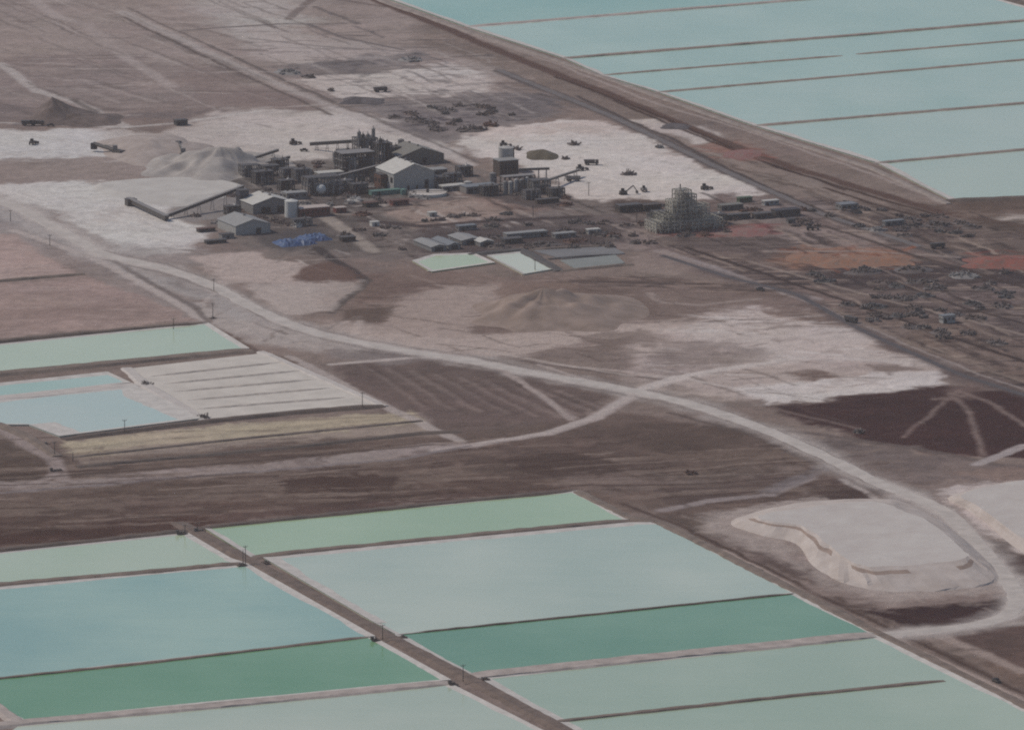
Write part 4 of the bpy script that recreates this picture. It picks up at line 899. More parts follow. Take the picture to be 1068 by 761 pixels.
# the crystalliser plant in the middle
process_tower('tallest grey process tower with two stacks and upright vessels at the centre of the works', 384, 167, 13, 10, 3, 4.6, 4, 3, steel_m, steel_d,
    [(-5, 3, 9.5, 1.3, 8.5, steel_m), (-1.8, 4, 9.5, 1.2, 6.5, steel_d), (1.6, 4, 9.5, 1.2, 6.5, steel_m), (5, 3, 9.5, 1.2, 10, steel_m), (0, 8, 5, 1.5, 7, steel_l)], pipes=5, seed=2, panels=4)
process_tower('dark boxy process tower just right of the tallest one', 402, 172, 9, 9, 3, 4.6, 3, 3, steel_d, steel_d,
    [(-2.6, 2, 12, 1.3, 4.5, steel_d), (2.4, 2.5, 5, 1.8, 8.4, steel_d), (1, 6, 12, 1, 3, steel_m)], pipes=4, seed=3, panels=5)
process_tower('wide dark lower process building left of the tallest tower', 374, 182, 22, 12, 3, 4.6, 6, 3, steel_d, steel_m,
    [(-8, 3, .3, 2, 9, steel_d), (-3, 2, .3, 2.2, 10, steel_l), (3, 2.5, .3, 2, 9, steel_d), (8, 3, .3, 2, 10, steel_d)], pipes=7, seed=4, panels=7)
process_tower('grey pipe rack frame in front of the dark process building', 383, 190, 20, 5, 2, 3.6, 5, 1, steel_m, steel_d, [(4, 2, .3, 1.4, 5, steel_l)], pipes=6, seed=5, panels=3, cat='pipe rack', name='pipe_rack')
shed('warehouse', 'big light grey gabled warehouse with dark openings at the centre of the works', 'warehouse', 432, 198, 28, 27, 11, 16.5, clad_l, roof_l, door=(8.5, 2.6, 6), doors2=((-4, 1.4, 3), (2, 1.4, 3)), win=4, vents=3)
shed('warehouse', 'low wide olive grey gabled warehouse behind the big light one', 'warehouse', 440, 171, 31, 26, 5.5, 10.5, clad_k, roof_k, door=(2, 3, 4), vents=2)
block('annex', 'dark red lean-to against the shaded side of the big light warehouse', 'annex', 404, 197, 9, 10, 9, rust, steel_d, door=(-1, 2.4, 5), win=(3, 2))
block('container_row', 'low teal green sheet metal store in front of the big light warehouse', 'store', 403, 203, 20, 5, 2.6, teal, teal, door=(-5, 2, 2), parapet=.15)
def thickener():
    x, y, _ = at(446, 203); r = empty('settling_tank', 'round white low settling tank in front of the big light warehouse', 'tank', (x, y, 0), 0)
    MB().cyl(0, 0, 0, 12, 1.8, 40, cap=False).build('shell', white, r); MB().cyl(0, 0, 0, 11.7, 1.4, 40).build('salt_fill', hm('stockpile_top', (0, 0, 0)), r)
    MB().box(0, 0, 2.2, 25, 1, .4).build('bridge', steel_m, r); MB().cyl(0, 0, 1.42, .9, 2.4, 10).build('drive', steel_d, r)
thickener()
x, y, _ = at(335, 204); r = empty('spherical_tank', 'white ball shaped tank under the portal frame', 'tank', (x, y, 0), 0)
mb = MB(); R0 = 3.2
for i in range(8):
    a0, a1 = math.pi * i / 8 - math.pi / 2, math.pi * (i + 1) / 8 - math.pi / 2
    mb.cyl(0, 0, 4 + R0 * math.sin(a0), max(.02, R0 * math.cos(a0)), R0 * (math.sin(a1) - math.sin(a0)), 18, max(.02, R0 * math.cos(a1)), False)
mb.build('shell', white, r)
for k in range(4): MB().box(2.3 * (1 if k % 2 else -1), 2.3 * (1 if k > 1 else -1), 0, .4, .4, 3.2).build('leg', steel_d, r)
process_tower('long grey portal frame hall without walls, left of the process towers', 338, 203, 22, 9, 2, 5.5, 5, 2, steel_m, steel_d, [(-6, 4, .3, 1.8, 6, steel_d), (7, 4, .3, 1.8, 7, steel_l)], pipes=3, seed=6, panels=2, cat='frame hall', name='frame_hall')
block('office_block', 'pale flat roofed block behind the portal frame hall', 'building', 346, 186, 17, 8, 3.4, clad_l, roof_l, win=(5, 2))
conveyor('long dark conveyor gallery running level from the salt heap to the tallest tower', (324, 156), (378, 163), 2.5, 9, 1.8, 2.0, nleg=5)
conveyor('short dark conveyor bridge sloping down to the warehouse roof', (352, 193), (396, 190), 4, 9, 1.8, 2.0, nleg=3)
conveyor('dark slanting conveyor climbing from the stockpile to the transfer tower', (172, 229), (254, 213), .8, 10, 1.6, 1.8, nleg=6)
conveyor('thick dark stacker conveyor lying across the foot of the white stockpile', (134, 213), (174, 231), 1.6, .8, 2.6, 2.6, nleg=0)
block('transfer_tower', 'dark blue grey transfer tower at the top of the slanting conveyor', 'transfer tower', 255, 218, 6.2, 6, 11.5, wallm('blue_grey_cladding', (82, 82, 92)), steel_d, win=(2, 2))
block('machine_house', 'dark machine house at the far end of the stacker conveyor', 'machine house', 138, 215, 6, 5, 4, steel_d, steel_d, door=(0, 1, 2))
def reclaimer(label, px, py, px2, py2, wd=3):
    A, B = Vector(at(px, py)), Vector(at(px2, py2)); r = empty('stacker', label, 'stacker', A); q = B - A
    MB().tube((0, 0, 2.6), (q.x, q.y, 5.2), wd * .42, 6).build('boom', steel_d, r); MB().box(0, 0, 0, 7, 5, 3.4, math.atan2(q.y, q.x)).build('chassis', steel_d, r)
    MB().cyl(q.x, q.y, 1.6, 2.2, 3.8, 10).build('bucket_wheel', dark, r); MB().box(q.x * .15, q.y * .15, 3.6, 3, 3, 2.6).build('cab', steel_m, r)
    MB().tube((q.x * .15, q.y * .15, 6), (q.x * .8, q.y * .8, 5), .3, 4).build('stay', steel_m, r)
reclaimer('black bucket wheel stacker lying on the left salt flat', 124, 162, 98, 158)
reclaimer('dark portable stacker below the peaked grey salt heap', 192, 166, 186, 156, 2)
shed('salt_store', 'pale domed salt store with dark front, left of the red building', 'salt store', 285, 222, 27, 22, 6, 10, clad_m, roof_l, door=(-5, 6, 4), doors2=((5, 4, 4),), vents=2)
tank('silo', 'white silo at the right end of the pale salt store', 304, 226, 4.2, 10, white, 'silo', 1.2)
shed('workshop', 'light grey gabled workshop with one dark doorway below the pale salt store', 'workshop', 264, 244, 23, 28, 5.6, 9, clad_l, roof_g, door=(3.6, 3, 3.6), vents=1)
block('red_building', 'dull red long building with pinkish roof right of the white silo', 'building', 329, 226, 20, 9, 5.4, red_w, pink_r, win=(6, 2), door=(-8, 2, 3))
block('red_building', 'short red hut beyond the end of the long red building', 'hut', 356, 222, 7, 5, 3, red_w, pink_r, door=(0, 1.2, 2))
block('pump_house', 'small dark grey hut beside the light grey workshop', 'hut', 238, 249, 8, 5, 2.6, clad_m, steel_d, door=(0, 1.2, 2))
for i, (x_, y_, w_, h_, mm, lb) in enumerate(((246, 181, 9, 5, steel_d, 'dark crusher frame nearest the peaked grey salt heap'), (262, 184, 12, 7, steel_m, 'grey crusher frame second from the peaked grey salt heap'), (283, 183, 11, 6, steel_d, 'dark crusher frame in the middle of the crusher row above the pale salt store'), (303, 186, 10, 6, steel_m, 'grey crusher frame nearest the portal frame hall'))):
    process_tower(lb, x_, y_, w_, 6, 2, h_ / 2, 3, 2, mm, steel_d, [(0, 3, 1, 1.4, h_ * .7, mm)], pipes=2, seed=30 + i, panels=3, cat='crusher', name='crusher', stairs=False)
conveyor('dark feed conveyor running right from the crusher row', (253, 173), (290, 166), 2, 5, 1.4, 1.4, nleg=3)
conveyor('lower dark feed conveyor parallel to the crusher feed, on the salt', (268, 176), (302, 170), 1.2, 3, 1.4, 1.4, nleg=2)

# blue tarpaulins
def tarp_heap(label, px, py, w, d, h, seed):
    x, y, _ = at(px, py); rr = random.Random(seed); n, m_ = 14, 9; vs = []; fs = []
    for j in range(m_):
        for i in range(n):
            u, v = i / (n - 1), j / (m_ - 1); e = min(u, 1 - u, v, 1 - v) * 5
            vs.append(((u - .5) * w + rr.uniform(-.3, .3), (v - .5) * d + rr.uniform(-.3, .3), -.05 + h * min(1, e) * rr.uniform(.55, 1.1)))
    for j in range(m_ - 1):
        for i in range(n - 1): fs.append((j * n + i, j * n + i + 1, (j + 1) * n + i + 1, (j + 1) * n + i))
    o = MB().add(vs, fs).build('tarpaulin_heap', blue_t); o.location = (x, y, 0); o.rotation_euler = (0, 0, YA); o['label'] = label; o['category'] = 'tarpaulin heap'; o['group'] = 'blue tarpaulin heaps'
tarp_heap('long bright blue tarpaulin heap nearest the light grey workshop', 304, 254, 20, 20, 3.0, 1)
tarp_heap('faded blue tarpaulin heap, rightmost and behind the bright ones', 328, 249, 19, 18, 2.8, 2)
tarp_heap('small blue tarpaulin heap at the near end of the three', 322, 254, 9, 8, 1.8, 3)

# second plant: tanks beside the salt yard
block('mill_building', 'rust brown windowless mill building behind the row of pale tanks', 'mill building', 531, 184, 13, 10, 10, brown_w, roof_g, door=(3, 2, 3), win=(5, 0))
tank('storage_tank', 'large pale grey storage tank behind the rust brown mill building', 528, 178, 5, 15, steel_l, 'tank', 1)
block('lean_to', 'long blue grey low store left of the row of pale tanks', 'store', 503, 201, 22, 10, 4, steel_m, blue_s, win=(5, 0), door=(-8, 3, 3))
for k in range(6):
    tank('process_tank', ('first pale tank of the row by the salt yard, next to the blue grey store', 'second pale tank of the row in front of the brown mill', 'third pale tank of the row in front of the brown mill', 'fourth pale tank in the row by the salt yard', 'fifth pale tank in the row, one before the last', 'last pale tank of the row, nearest the salt yard')[k], 527 + k * 5.6, 203 - k * 1.1, 1.35, 8.2 - (k % 2) * .7, steel_l if k % 3 else clad_m, 'tank', .8, group='row of pale tanks by the salt yard')
process_tower('dark grey pipe frame behind the row of pale tanks', 542, 199, 21, 6, 2, 4.6, 6, 1, steel_d, steel_m, [(8, 3, .3, 1.2, 5, steel_d)], pipes=5, seed=9, panels=2, cat='pipe rack', name='pipe_rack', stairs=False)
process_tower('loose lattice frame at the right end of the row of pale tanks', 565, 202, 12, 7, 2, 4.2, 3, 2, steel_m, steel_d, [(3, 3, .3, 1, 4, steel_d)], pipes=3, seed=10, panels=1, cat='pipe rack', name='pipe_rack', stairs=False)
conveyor('level dark conveyor leaving the brown mill towards the salt yard', (541, 187), (573, 186), 5.5, 5.5, 1.3, 1.2, nleg=4)
conveyor('thin dark stacker conveyor reaching out over the white salt yard', (566, 199), (604, 184), 5, 3.5, 1.1, 1.1, nleg=4)
block('low_store', 'long low dark store on the brown ground right of the pale tanks', 'store', 572, 212, 15, 4, 2.4, brown_w, steel_d, win=(6, 0))
# sheds and long roofs in the yard below
for (x_, y_, w_, d_, mm, lb) in ((458, 262, 10, 26, roof_g, 'long grey roofed shed, leftmost of the yard sheds above the small green pond'), (474, 260, 8, 24, blue_s, 'blue grey roofed shed, second of the yard sheds above the small green pond'), (492, 255, 13, 20, roof_g, 'wide grey roofed shed, third of the yard sheds above the small green pond'), (508, 257, 9, 10, roof_l, 'small pale roofed shed with black shade in front of it among the yard sheds')):
    shed('yard_shed', lb, 'shed', x_, y_, w_, d_, 2.8, 4.0, clad_m, mm, door=(0, w_ * .5, 2.4), group='yard sheds above the small ponds')
block('long_shed', 'long narrow pale roofed shed in the brown yard above the grey basin', 'shed', 550, 248, 27, 6, 3, clad_m, roof_g, win=(9, 0), door=(10, 2, 2.2))
block('hut', 'small pale hut on the road through the yard above the green pond', 'hut', 452, 226, 5, 4, 2.4, clad_l, roof_l, door=(0, 1, 2))
block('hut', 'small white cabin on the left yard road', 'cabin', 392, 236, 5, 4, 2.4, white, roof_l, door=(0, 1, 2))
# small yard ponds and lined basins
pond('small bright green pond in the yard below the sheds', [(430, 273), (452, 266.5), (494, 265), (516, 275), (450, 284.5)], (152, 163, 146), (160, 168, 152), [5, 4, 4, 5, 4], 21)
pond('small white pond in the yard beside the grey lined basins', [(508, 267.5), (545, 263.5), (581, 281), (546, 287)], (168, 172, 164), (173, 175, 168), [4, 2, 3, 3], 22)
pond('empty dark grey lined basin behind, right of the small white pond', [(556, 262), (638, 257.5), (652, 265), (586, 270.5)], (108, 106, 108), (118, 115, 116), [0], 23, name='lined_basin', cat='basin')
pond('grey green lined basin in front, right of the small white pond', [(584, 272), (642, 266.5), (652, 275), (600, 281)], (116, 118, 116), (124, 125, 123), [0], 24, name='lined_basin', cat='basin')
bank([(488, 266), (545, 262), (584, 283)], 9, 4, 1.6, mat('basin_bank', (92, 89, 91), .9, .15, .2))
bank([(572, 270.5), (640, 266)], 4, 2, .8, mat('basin_bank', (0, 0, 0)))
bank([(552, 261), (640, 256.5)], 5, 2, 1, bank_m); bank([(584, 283), (660, 276)], 6, 2, 1, bank_m)

# the stepped lattice tower and its yard
def lattice_works():
    x, y, _ = at(720, 241); r = empty('lattice_tower', 'stepped grey olive lattice process tower standing in front of the white salt yard', 'lattice tower', (x, y, 0), YA)
    lm = wallm('weathered_steel', (150, 145, 137)); lm2 = wallm('weathered_steel_dark', (128, 124, 117)); rr = random.Random(5)
    truss(MB(), -23, 22, 0, 16, 0, 6.5, 11, 4, 3, .24).build('lower_frame', lm, r)
    truss(MB(), -17, 9, 2, 15, 6.5, 11, 7, 3, 2, .24).build('middle_frame', lm2, r); truss(MB(), 2, 15, 4, 13, 6.5, 15, 4, 2, 4, .24).build('middle_frame', lm, r)
    truss(MB(), -10, 4, 4, 14, 11, 18.5, 5, 3, 3, .24).build('middle_frame', lm, r)
    truss(MB(), -6, 3, 5, 13, 18.5, 24.5, 3, 2, 2, .24).build('upper_frame', lm2, r); truss(MB(), 0, 7, 6, 12, 15, 21.5, 2, 2, 3, .24).build('upper_frame', lm, r)
    for z, x0, x1, d_, y_ in ((2.2, -22, 0, 9, 8), (4.4, -4, 20, 9, 8), (6.6, -20, 6, 10, 8), (8.8, -14, 0, 8, 9), (11.1, -6, 8, 8, 9), (13.1, 4, 14, 7, 9), (15.6, -9, 0, 7, 9), (18.7, -5, 3, 6, 9), (21.6, 1, 6, 5, 9), (24.6, -5, 1, 5, 9)):
        MB().box((x0 + x1) / 2, y_, z, x1 - x0, d_, .2).build('floor_deck', wallm('deck_grating', (132, 128, 121)), r)
    for k in range(38):
        if k < 22: xx, yy, z0, hh = rr.uniform(-21, 20), rr.uniform(1, 13), rr.choice((.2, 2.5, 4.7)), rr.uniform(1.2, 1.9)
        elif k < 32: xx, yy, z0, hh = rr.uniform(-12, 10), rr.uniform(3, 12), rr.choice((6.9, 9.1, 11.2)), rr.uniform(1.2, 1.9)
        else: xx, yy, z0, hh = rr.uniform(-6, 6), rr.uniform(5, 12), rr.choice((13.4, 15.8)), rr.uniform(1.2, 2)
        MB().cyl(xx, yy, z0, rr.uniform(.6, 1.6), hh, 10).build('vessel', rr.choice((lm, lm2, lm, steel_l, steel_m)), r)
    for k in range(16): xx = rr.uniform(-22, 21); MB().tube((xx, -1, 0), (xx + rr.uniform(-3, 3), -1, rr.uniform(2, 7)), .26, 5).build('pipe', rr.choice((steel_l, rust, lm)), r)
    for k in range(7): xx = rr.uniform(-18, 18); MB().tube((xx, rr.uniform(2, 10), 6), (xx, 8, rr.uniform(8, 12) + 5 * (abs(xx) < 9)), .25, 5).build('mast', rr.choice((lm, lm2)), r)
    MB().cyl(-2.5, 9, 24.8, .4, 3.0, 8).build('stack', steel_d, r)
lattice_works()
for (x_, y_, w_, d_, h_, wm_, rm_, lb) in (
    (658, 221, 15, 7, 4, brown_w, steel_d, 'dark brown low shed left of the stepped lattice tower'), (681, 220, 12, 7, 3.6, brown_w, brown_w, 'brown low shed touching the left side of the stepped lattice tower'),
    (764, 219, 15, 6, 3, clad_k, roof_k, 'khaki roofed hut row right of the stepped lattice tower'), (770, 229, 17, 5, 3, wallm('navy_cladding', (72, 78, 86)), steel_d, 'navy container row right of the stepped lattice tower'),
    (797, 228, 12, 5, 3, steel_d, steel_d, 'black trailer beside the navy container row'), (822, 226, 17, 7, 4, steel_d, wallm('charcoal_roof', (76, 72, 76)), 'charcoal hall at the right end of the dark trailers'),
    (805, 214, 10, 4, 2.6, clad_l, roof_l, 'white cabin row above the dark trailers'), (778, 211, 9, 4, 2.8, wallm('green_cladding', (92, 104, 90)), wallm('green_cladding', (0, 0, 0)), 'dull green cabin above the navy container row'),
    (826, 233, 5, 3, 2.6, clad_m, steel_d, 'small grey hut in front of the charcoal hall'), (886, 219, 11, 8, 3.4, clad_m, blue_s, 'blue grey roofed hall across the far road from the charcoal hall'),
    (990, 337, 8, 5, 4.2, clad_l, blue_s, 'pale shed with black doorway alone on the dark ground at right'), (933, 235, 13, 4, 2.6, clad_m, blue_s, 'long blue grey cabin right of the far road'),
    (190, 131, 8, 5, 3.4, steel_d, steel_d, 'black cabin alone on the track above the salt at upper left')):
    block('cabin', lb, 'cabin', x_, y_, w_, d_, h_, wm_, rm_, door=(-w_ * .3, 1.6, min(2.4, h_ * .7)), win=(3, 2))

# ------------------------------------------------------------------ scrap and stock lying about, each lot its own thing
def scrap(label, px, py, w, d, h, seed, m=None, cat='scrap pile', name='scrap_pile', group=None):
    x, y, _ = at(px, py); rr = random.Random(seed); mb = MB()
    nb = 16; top = [(.33 * w * math.cos(6.283 * k / nb) * rr.uniform(.8, 1.1), .33 * d * math.sin(6.283 * k / nb) * rr.uniform(.8, 1.1), .5 + .15 * h) for k in range(nb)]
    bot = [(p[0] * 1.5, p[1] * 1.5, -.05) for p in top]; mb.add(bot + top, [(k, (k + 1) % nb, nb + (k + 1) % nb, nb + k) for k in range(nb)] + [tuple(range(nb, 2 * nb))])
    for k in range(int(12 + w * 1.6)):
        u, v = rr.gauss(0, .2) * w, rr.gauss(0, .2) * d
        e = math.hypot(u / w, v / d) / .42
        if e > 1: u, v = u / e, v / e
        u, v = u, v; z = max(0, h * (1 - abs(u) / w * 1.6 - abs(v) / d * 1.2)) * rr.uniform(0, .8)
        if rr.random() < .55: mb.box(u, v, -.05, rr.uniform(.8, 3.2), rr.uniform(.6, 2.4), max(.5, z + rr.uniform(.3, 1.2)), rr.uniform(0, 3))
        else: mb.tube((u, v, -.1), (u * .8 + rr.uniform(-2.5, 2.5), v * .8 + rr.uniform(-2.5, 2.5), z + rr.uniform(.8, 2)), rr.uniform(.2, .5), 5)
    o = mb.build(name, m or steel_d); o.location = (x, y, 0); o.rotation_euler = (0, 0, YA); o['label'] = label; o['category'] = cat
    if group: o['group'] = group
SC = [((436, 126), 22, 22, 3, 'black scrap pile above the pale road, left of the other black one'), ((452, 134), 12, 14, 2.4, 'small black scrap pile close below the first black one'), ((492, 136), 26, 18, 4, 'long black scrap pile at the upper edge of the big salt yard'), ((512, 131), 12, 14, 4, 'rusty brown scrap pile ending the long black one'),
      ((300, 76), 18, 26, 3, 'dark scrap pile on the grey plain beside the pale road'), ((322, 81), 10, 12, 2, 'small dark scrap pile right of the one by the pale road'), ((428, 63), 18, 20, 3, 'dark blue grey scrap pile on the grey plain near the far ponds'),
      ((655, 182), 12, 10, 3, 'black scrap pile in the middle of the white salt yard'), ((598, 151), 8, 8, 2.2, 'dark pile of pallets at the top of the white salt yard'), ((540, 156), 5, 8, 2, 'dark pile of drums behind the large pale tank'),
      ((688, 154), 6, 9, 2, 'grey pile of stones near the far road on the white salt yard'), ((590, 166), 5, 5, 1.6, 'small dark pile left of centre on the white salt yard'),
      ((915, 240), 12, 14, 2.6, 'blue grey scrap row right of the far road'), ((978, 236), 22, 18, 4, 'black stacked scrap row below the corner of the far ponds'), ((958, 236), 10, 12, 3, 'dark scrap pile left of the black stacked row'),
      ((900, 284), 24, 20, 3, 'dark scrap strip below the orange soil heaps'), ((952, 282), 26, 24, 3, 'black scrap strip left of the dark road bend'), ((1006, 288), 22, 20, 2.6, 'grey black scrap strip along the dark road'), ((960, 294), 24, 10, 2, 'long thin black scrap line under the scrap strips'),
      ((1046, 320), 13, 16, 3, 'black scrap heap alone at the right edge of the dark yard'), ((1040, 358), 12, 16, 2, 'dark scrap lying low near the right edge'), ((1010, 348), 10, 10, 2, 'greenish scrap beside the pale shed on the dark ground'), ((940, 312), 16, 14, 2, 'dark scrap row above the thin dark road'),
      ((520, 258), 16, 12, 2.6, 'black scrap pile at the right of the yard sheds'), ((566, 256), 24, 14, 2.6, 'dark scrap row above the grey lined basin'), ((600, 252), 16, 10, 2.2, 'dark rusty scrap above the grey lined basin'), ((636, 258), 10, 6, 1.8, 'black scrap beside the corner of the grey lined basin'), ((662, 254), 9, 6, 1.8, 'black scrap right of the grey lined basin'),
      ((360, 246), 12, 14, 2, 'dark scrap pile right of the blue tarpaulins'), ((378, 224), 14, 14, 2.2, 'brown scrap pile in the yard below the process towers'), ((362, 206), 16, 12, 2.6, 'black scrap and pipes at the foot of the process towers'), ((392, 208), 10, 8, 2, 'dark scrap left of the teal store'),
      ((480, 196), 12, 10, 2, 'dark scrap between the big warehouse and the blue grey store'), ((590, 214), 12, 8, 2, 'brown scrap right of the long low dark store'), ((714, 246), 16, 8, 2.4, 'dark scrap lying at the foot of the stepped lattice tower'), ((640, 246), 12, 8, 2, 'dark red scrap on the pinkish yard left of the lattice tower'),
      ((228, 233), 8, 8, 2, 'dark scrap left of the light grey workshop roof'), ((205, 226), 8, 6, 1.6, 'dark scrap under the slanting conveyor'), ((720, 494), 7, 8, 1.6, 'dark junk heap alone on the brown belt above the near ponds'), ((896, 451), 6, 6, 1.6, 'small dark junk heap on the maroon field edge'),
      ((865, 226), 6, 6, 2, 'small dark scrap at the left verge of the far road'), ((152, 401), 5, 6, 1.6, 'small dark junk on the salt bank between blue pond and salt pan'), ((213, 436), 7, 8, 2.4, 'dark junk at the lower corner of the striped salt pan'), ((345, 95), 4, 5, 1.4, 'tiny dark junk at the left edge of the upper salt patch')]
for i, (p, w_, d_, h_, lb) in enumerate(SC):
    scrap(lb, p[0], p[1], w_, d_, h_, 100 + i, rust if ('rust' in lb or 'brown' in lb or 'red' in lb) else (steel_m if 'grey' in lb and 'lined' not in lb else junk), group='scrap piles about the works')

# ------------------------------------------------------------------ vehicles
def vehicle(label, px, py, yaw, kind='pickup', m=None):
    x, y, z = at(px, py); r = empty({'pickup': 'pickup_truck', 'truck': 'dump_truck', 'excavator': 'excavator', 'loader': 'wheel_loader'}[kind], label, {'pickup': 'pickup', 'truck': 'truck', 'excavator': 'excavator', 'loader': 'loader'}[kind], (x, y, .06), yaw)
    m = m or steel_d
    if kind == 'pickup':
        MB().box(0, 0, .55, 5.2, 1.9, .7).build('body', m, r); MB().box(.3, 0, 1.25, 2.2, 1.7, .75).build('cab', glass, r); MB().box(-1.8, 0, 1.25, 1.5, 1.8, .3).build('load_bed', m, r); wh, rad = ((1.6, .9), (1.6, -.9), (-1.6, .9), (-1.6, -.9)), .42
    elif kind == 'truck':
        MB().box(0, 0, .9, 9, 2.4, .5).build('chassis', steel_d, r); MB().box(3.4, 0, 1.4, 2.0, 2.5, 1.9).build('cab', m, r)
        MB().add([(-4.4, -1.3, 1.42), (2.1, -1.3, 1.42), (2.1, 1.3, 1.42), (-4.4, 1.3, 1.42), (-5, -1.5, 3.3), (2.2, -1.5, 3.3), (2.2, 1.5, 3.3), (-5, 1.5, 3.3)], [(3, 2, 1, 0), (4, 5, 6, 7), (0, 1, 5, 4), (1, 2, 6, 5), (2, 3, 7, 6), (3, 0, 4, 7)]).build('dump_body', m, r)
        wh, rad = ((3.2, 1.1), (3.2, -1.1), (-2, 1.1), (-2, -1.1), (-3.4, 1.1), (-3.4, -1.1)), .6
    else:
        MB().box(0, 0, 1.0, 4.4, 2.8, 1.4).build('body', m, r); MB().box(-.2, .4, 2.4, 1.8, 1.5, 1.5).build('cab', glass, r)
        arm = MB()
        if kind == 'excavator': arm.tube((1.8, -.4, 2), (6.5, -.4, 5.4), .38, 6); arm.tube((6.5, -.4, 5.4), (9, -.4, 1.8), .3, 6); arm.box(9, -.4, .4, 1.4, 1.4, 1.5)
        else: arm.tube((1.8, -.8, 1.6), (4.2, -.8, 1), .25, 5); arm.tube((1.8, .8, 1.6), (4.2, .8, 1), .25, 5); arm.box(4.8, 0, .2, 1.2, 3, 1.4)
        arm.build('arm', m, r)
        if kind == 'excavator':
            for s_ in (-1, 1): MB().box(0, s_ * 1.2, 0, 4.6, .7, 1.0).build('track', rubber, r)
            return r
        wh, rad = ((1.5, 1.3), (1.5, -1.3), (-1.5, 1.3), (-1.5, -1.3)), .8
    for (a, b) in wh: MB().tube((a, b - .18, rad), (a, b + .18, rad), rad, 10).build('wheel', rubber, r)
    return r
YB = R(-62)
vehicle('dark pickup on the track beside the mint pond at bottom right', 1039, 711, YB, 'pickup')
vehicle('black dump truck at the upper edge of the left salt flat, left of a pair', 30, 131, 0, 'truck')
vehicle('black dump truck at the upper edge of the left salt flat, right of a pair', 39, 131, 0, 'truck')
vehicle('black wheel loader alone in the middle of the left salt flat', 34, 151, R(60), 'loader')
vehicle('dark pickup behind the pair of black trucks on the left salt flat', 53, 132, 0, 'pickup')
vehicle('black dump truck alone on the upper salt patch', 397, 96, R(20), 'truck')
vehicle('dark wheel loader on the pale salt behind the conveyor gallery', 306, 151, R(30), 'loader')
vehicle('dark pickup by the start of the conveyor gallery', 317, 158, R(10), 'pickup')
vehicle('dark excavator with raised arm at the lower edge of the white salt yard', 650, 203, R(20), 'excavator')
vehicle('black wheel loader right of the lattice tower top on the salt yard', 735, 198, R(30), 'loader')
vehicle('dark dump truck on the white salt yard beside the thin stacker', 617, 172, R(0), 'truck')
vehicle('dark wheel loader under the end of the thin stacker', 605, 178, R(25), 'loader')
vehicle('grey dump truck on the white salt near the pale tanks', 598, 189, R(10), 'truck', steel_m)
vehicle('dark wheel loader at the upper left of the white salt yard', 525, 153, R(10), 'loader')
vehicle('grey wheel loader left of the lattice tower on the salt', 672, 200, R(100), 'loader', steel_m)
vehicle('dark dump truck on the thin dark road at right', 888, 336, R(-50), 'truck')
vehicle('dark dump truck beside the far road bend', 978, 259, R(20), 'truck')
vehicle('dark pickup on the thin dark road farther up', 793, 303, R(-40), 'pickup')
vehicle('dark excavator on the flat ground left of the lined basin corner', 845, 240, R(0), 'loader')

# ------------------------------------------------------------------ pump stations and poles along the pond banks
def pole(label, px, py, h, z=0.0, arm=True, group='poles along the banks'):
    x, y, _ = at(px, py, z); r = empty('utility_pole', label, 'pole', (x, y, z - .3), YA, group)
    MB().cyl(0, 0, 0, .24, h, 8, .16).build('mast', steel_d, r)
    if arm: MB().box(0, 0, h * .9, 2.2, .2, .2).build('crossarm', steel_d, r)
    for s_ in (-1, 1): MB().cyl(s_ * 1.1, 0, h * .9 + .31, .16, .5, 6).build('insulator', steel_l, r)
    return r
BZ = WZ + .95
def pumps(label, px, py, n, seed, z=BZ, group='pump stations on the pond banks', hut=True):
    x, y, _ = at(px, py, z); rr = random.Random(seed); r = empty('pump_station', label, 'pump station', (x, y, z - .3), YA, group); r.scale = (.68, .68, .68)
    MB().box(0, 0, -.6, 4 + n * 1.6, 4.5, .75).build('base', bank_dark_m, r)
    for k in range(n):
        u = (k - (n - 1) / 2) * 2.3; b = MB().tube((u, -1.4, .9), (u, 1.2, .9), .65, 8); b.box(u, .2, .16, 1.2, 2.8, .35); b.build('pump', steel_d, r)
        MB().tube((u, 1.2, .9), (u, 4.5, -.9), .25, 6).build('pipe', rust if k % 2 else steel_d, r)
    if hut: MB().box(-n * 1.15 - 1.6, .3, .16, 2, 2.2, 2.4).build('switch_cabinet', steel_d, r)
    return r
pumps('dark pump station at the left of the causeway head', 190, 555, 2, 1); pumps('dark pump station at the right of the causeway head', 209, 553, 2, 2)
pumps('pump station at the corner of the large grey blue pond', 252, 588, 2, 3, hut=False); pumps('reddish pump station at the corner of the largest pale pond', 277, 585, 1, 4, hut=False)
pumps('pump station on the causeway above the dark green left pond', 392, 666, 1, 5); pumps('reddish pump station above the teal green pond corner', 420, 663, 1, 6, hut=False)
pumps('pump station on the causeway at the lowest crossing, left side', 473, 712, 1, 7); pumps('reddish pump station at the lowest crossing, right side', 505, 707, 2, 8, hut=False)
pumps('dark pump station left of the yellowish strip by the brown track', 60, 490, 3, 9, .4); pumps('small pump station at the lower left corner of the light blue pond', 48, 462, 1, 10, .5, hut=False)
pumps('small dark pump station at the head of the green pond at left', 222, 331, 1, 11, .6, hut=False)
pole('pole at the causeway corner of the large grey blue pond, taller of two', 256, 587, 9.5, BZ); pole('pole at the causeway corner of the large grey blue pond, shorter of two', 253.5, 587.5, 7.5, BZ, False)
pole('pole on the causeway above the dark green left pond', 399, 666, 7.5, BZ); pole('pole on the causeway at the lowest crossing', 483, 710, 8.5, BZ)
pole('pole at the left of the causeway head', 193, 557, 5.5, BZ); pole('pole at the right of the causeway head', 206, 553, 4, BZ, False)
pole('pole beside the dark pump station left of the yellowish strip', 57, 474, 7.5, .4); pole('short pole right of the dark pump station by the yellowish strip', 76, 480, 5, .4, False)
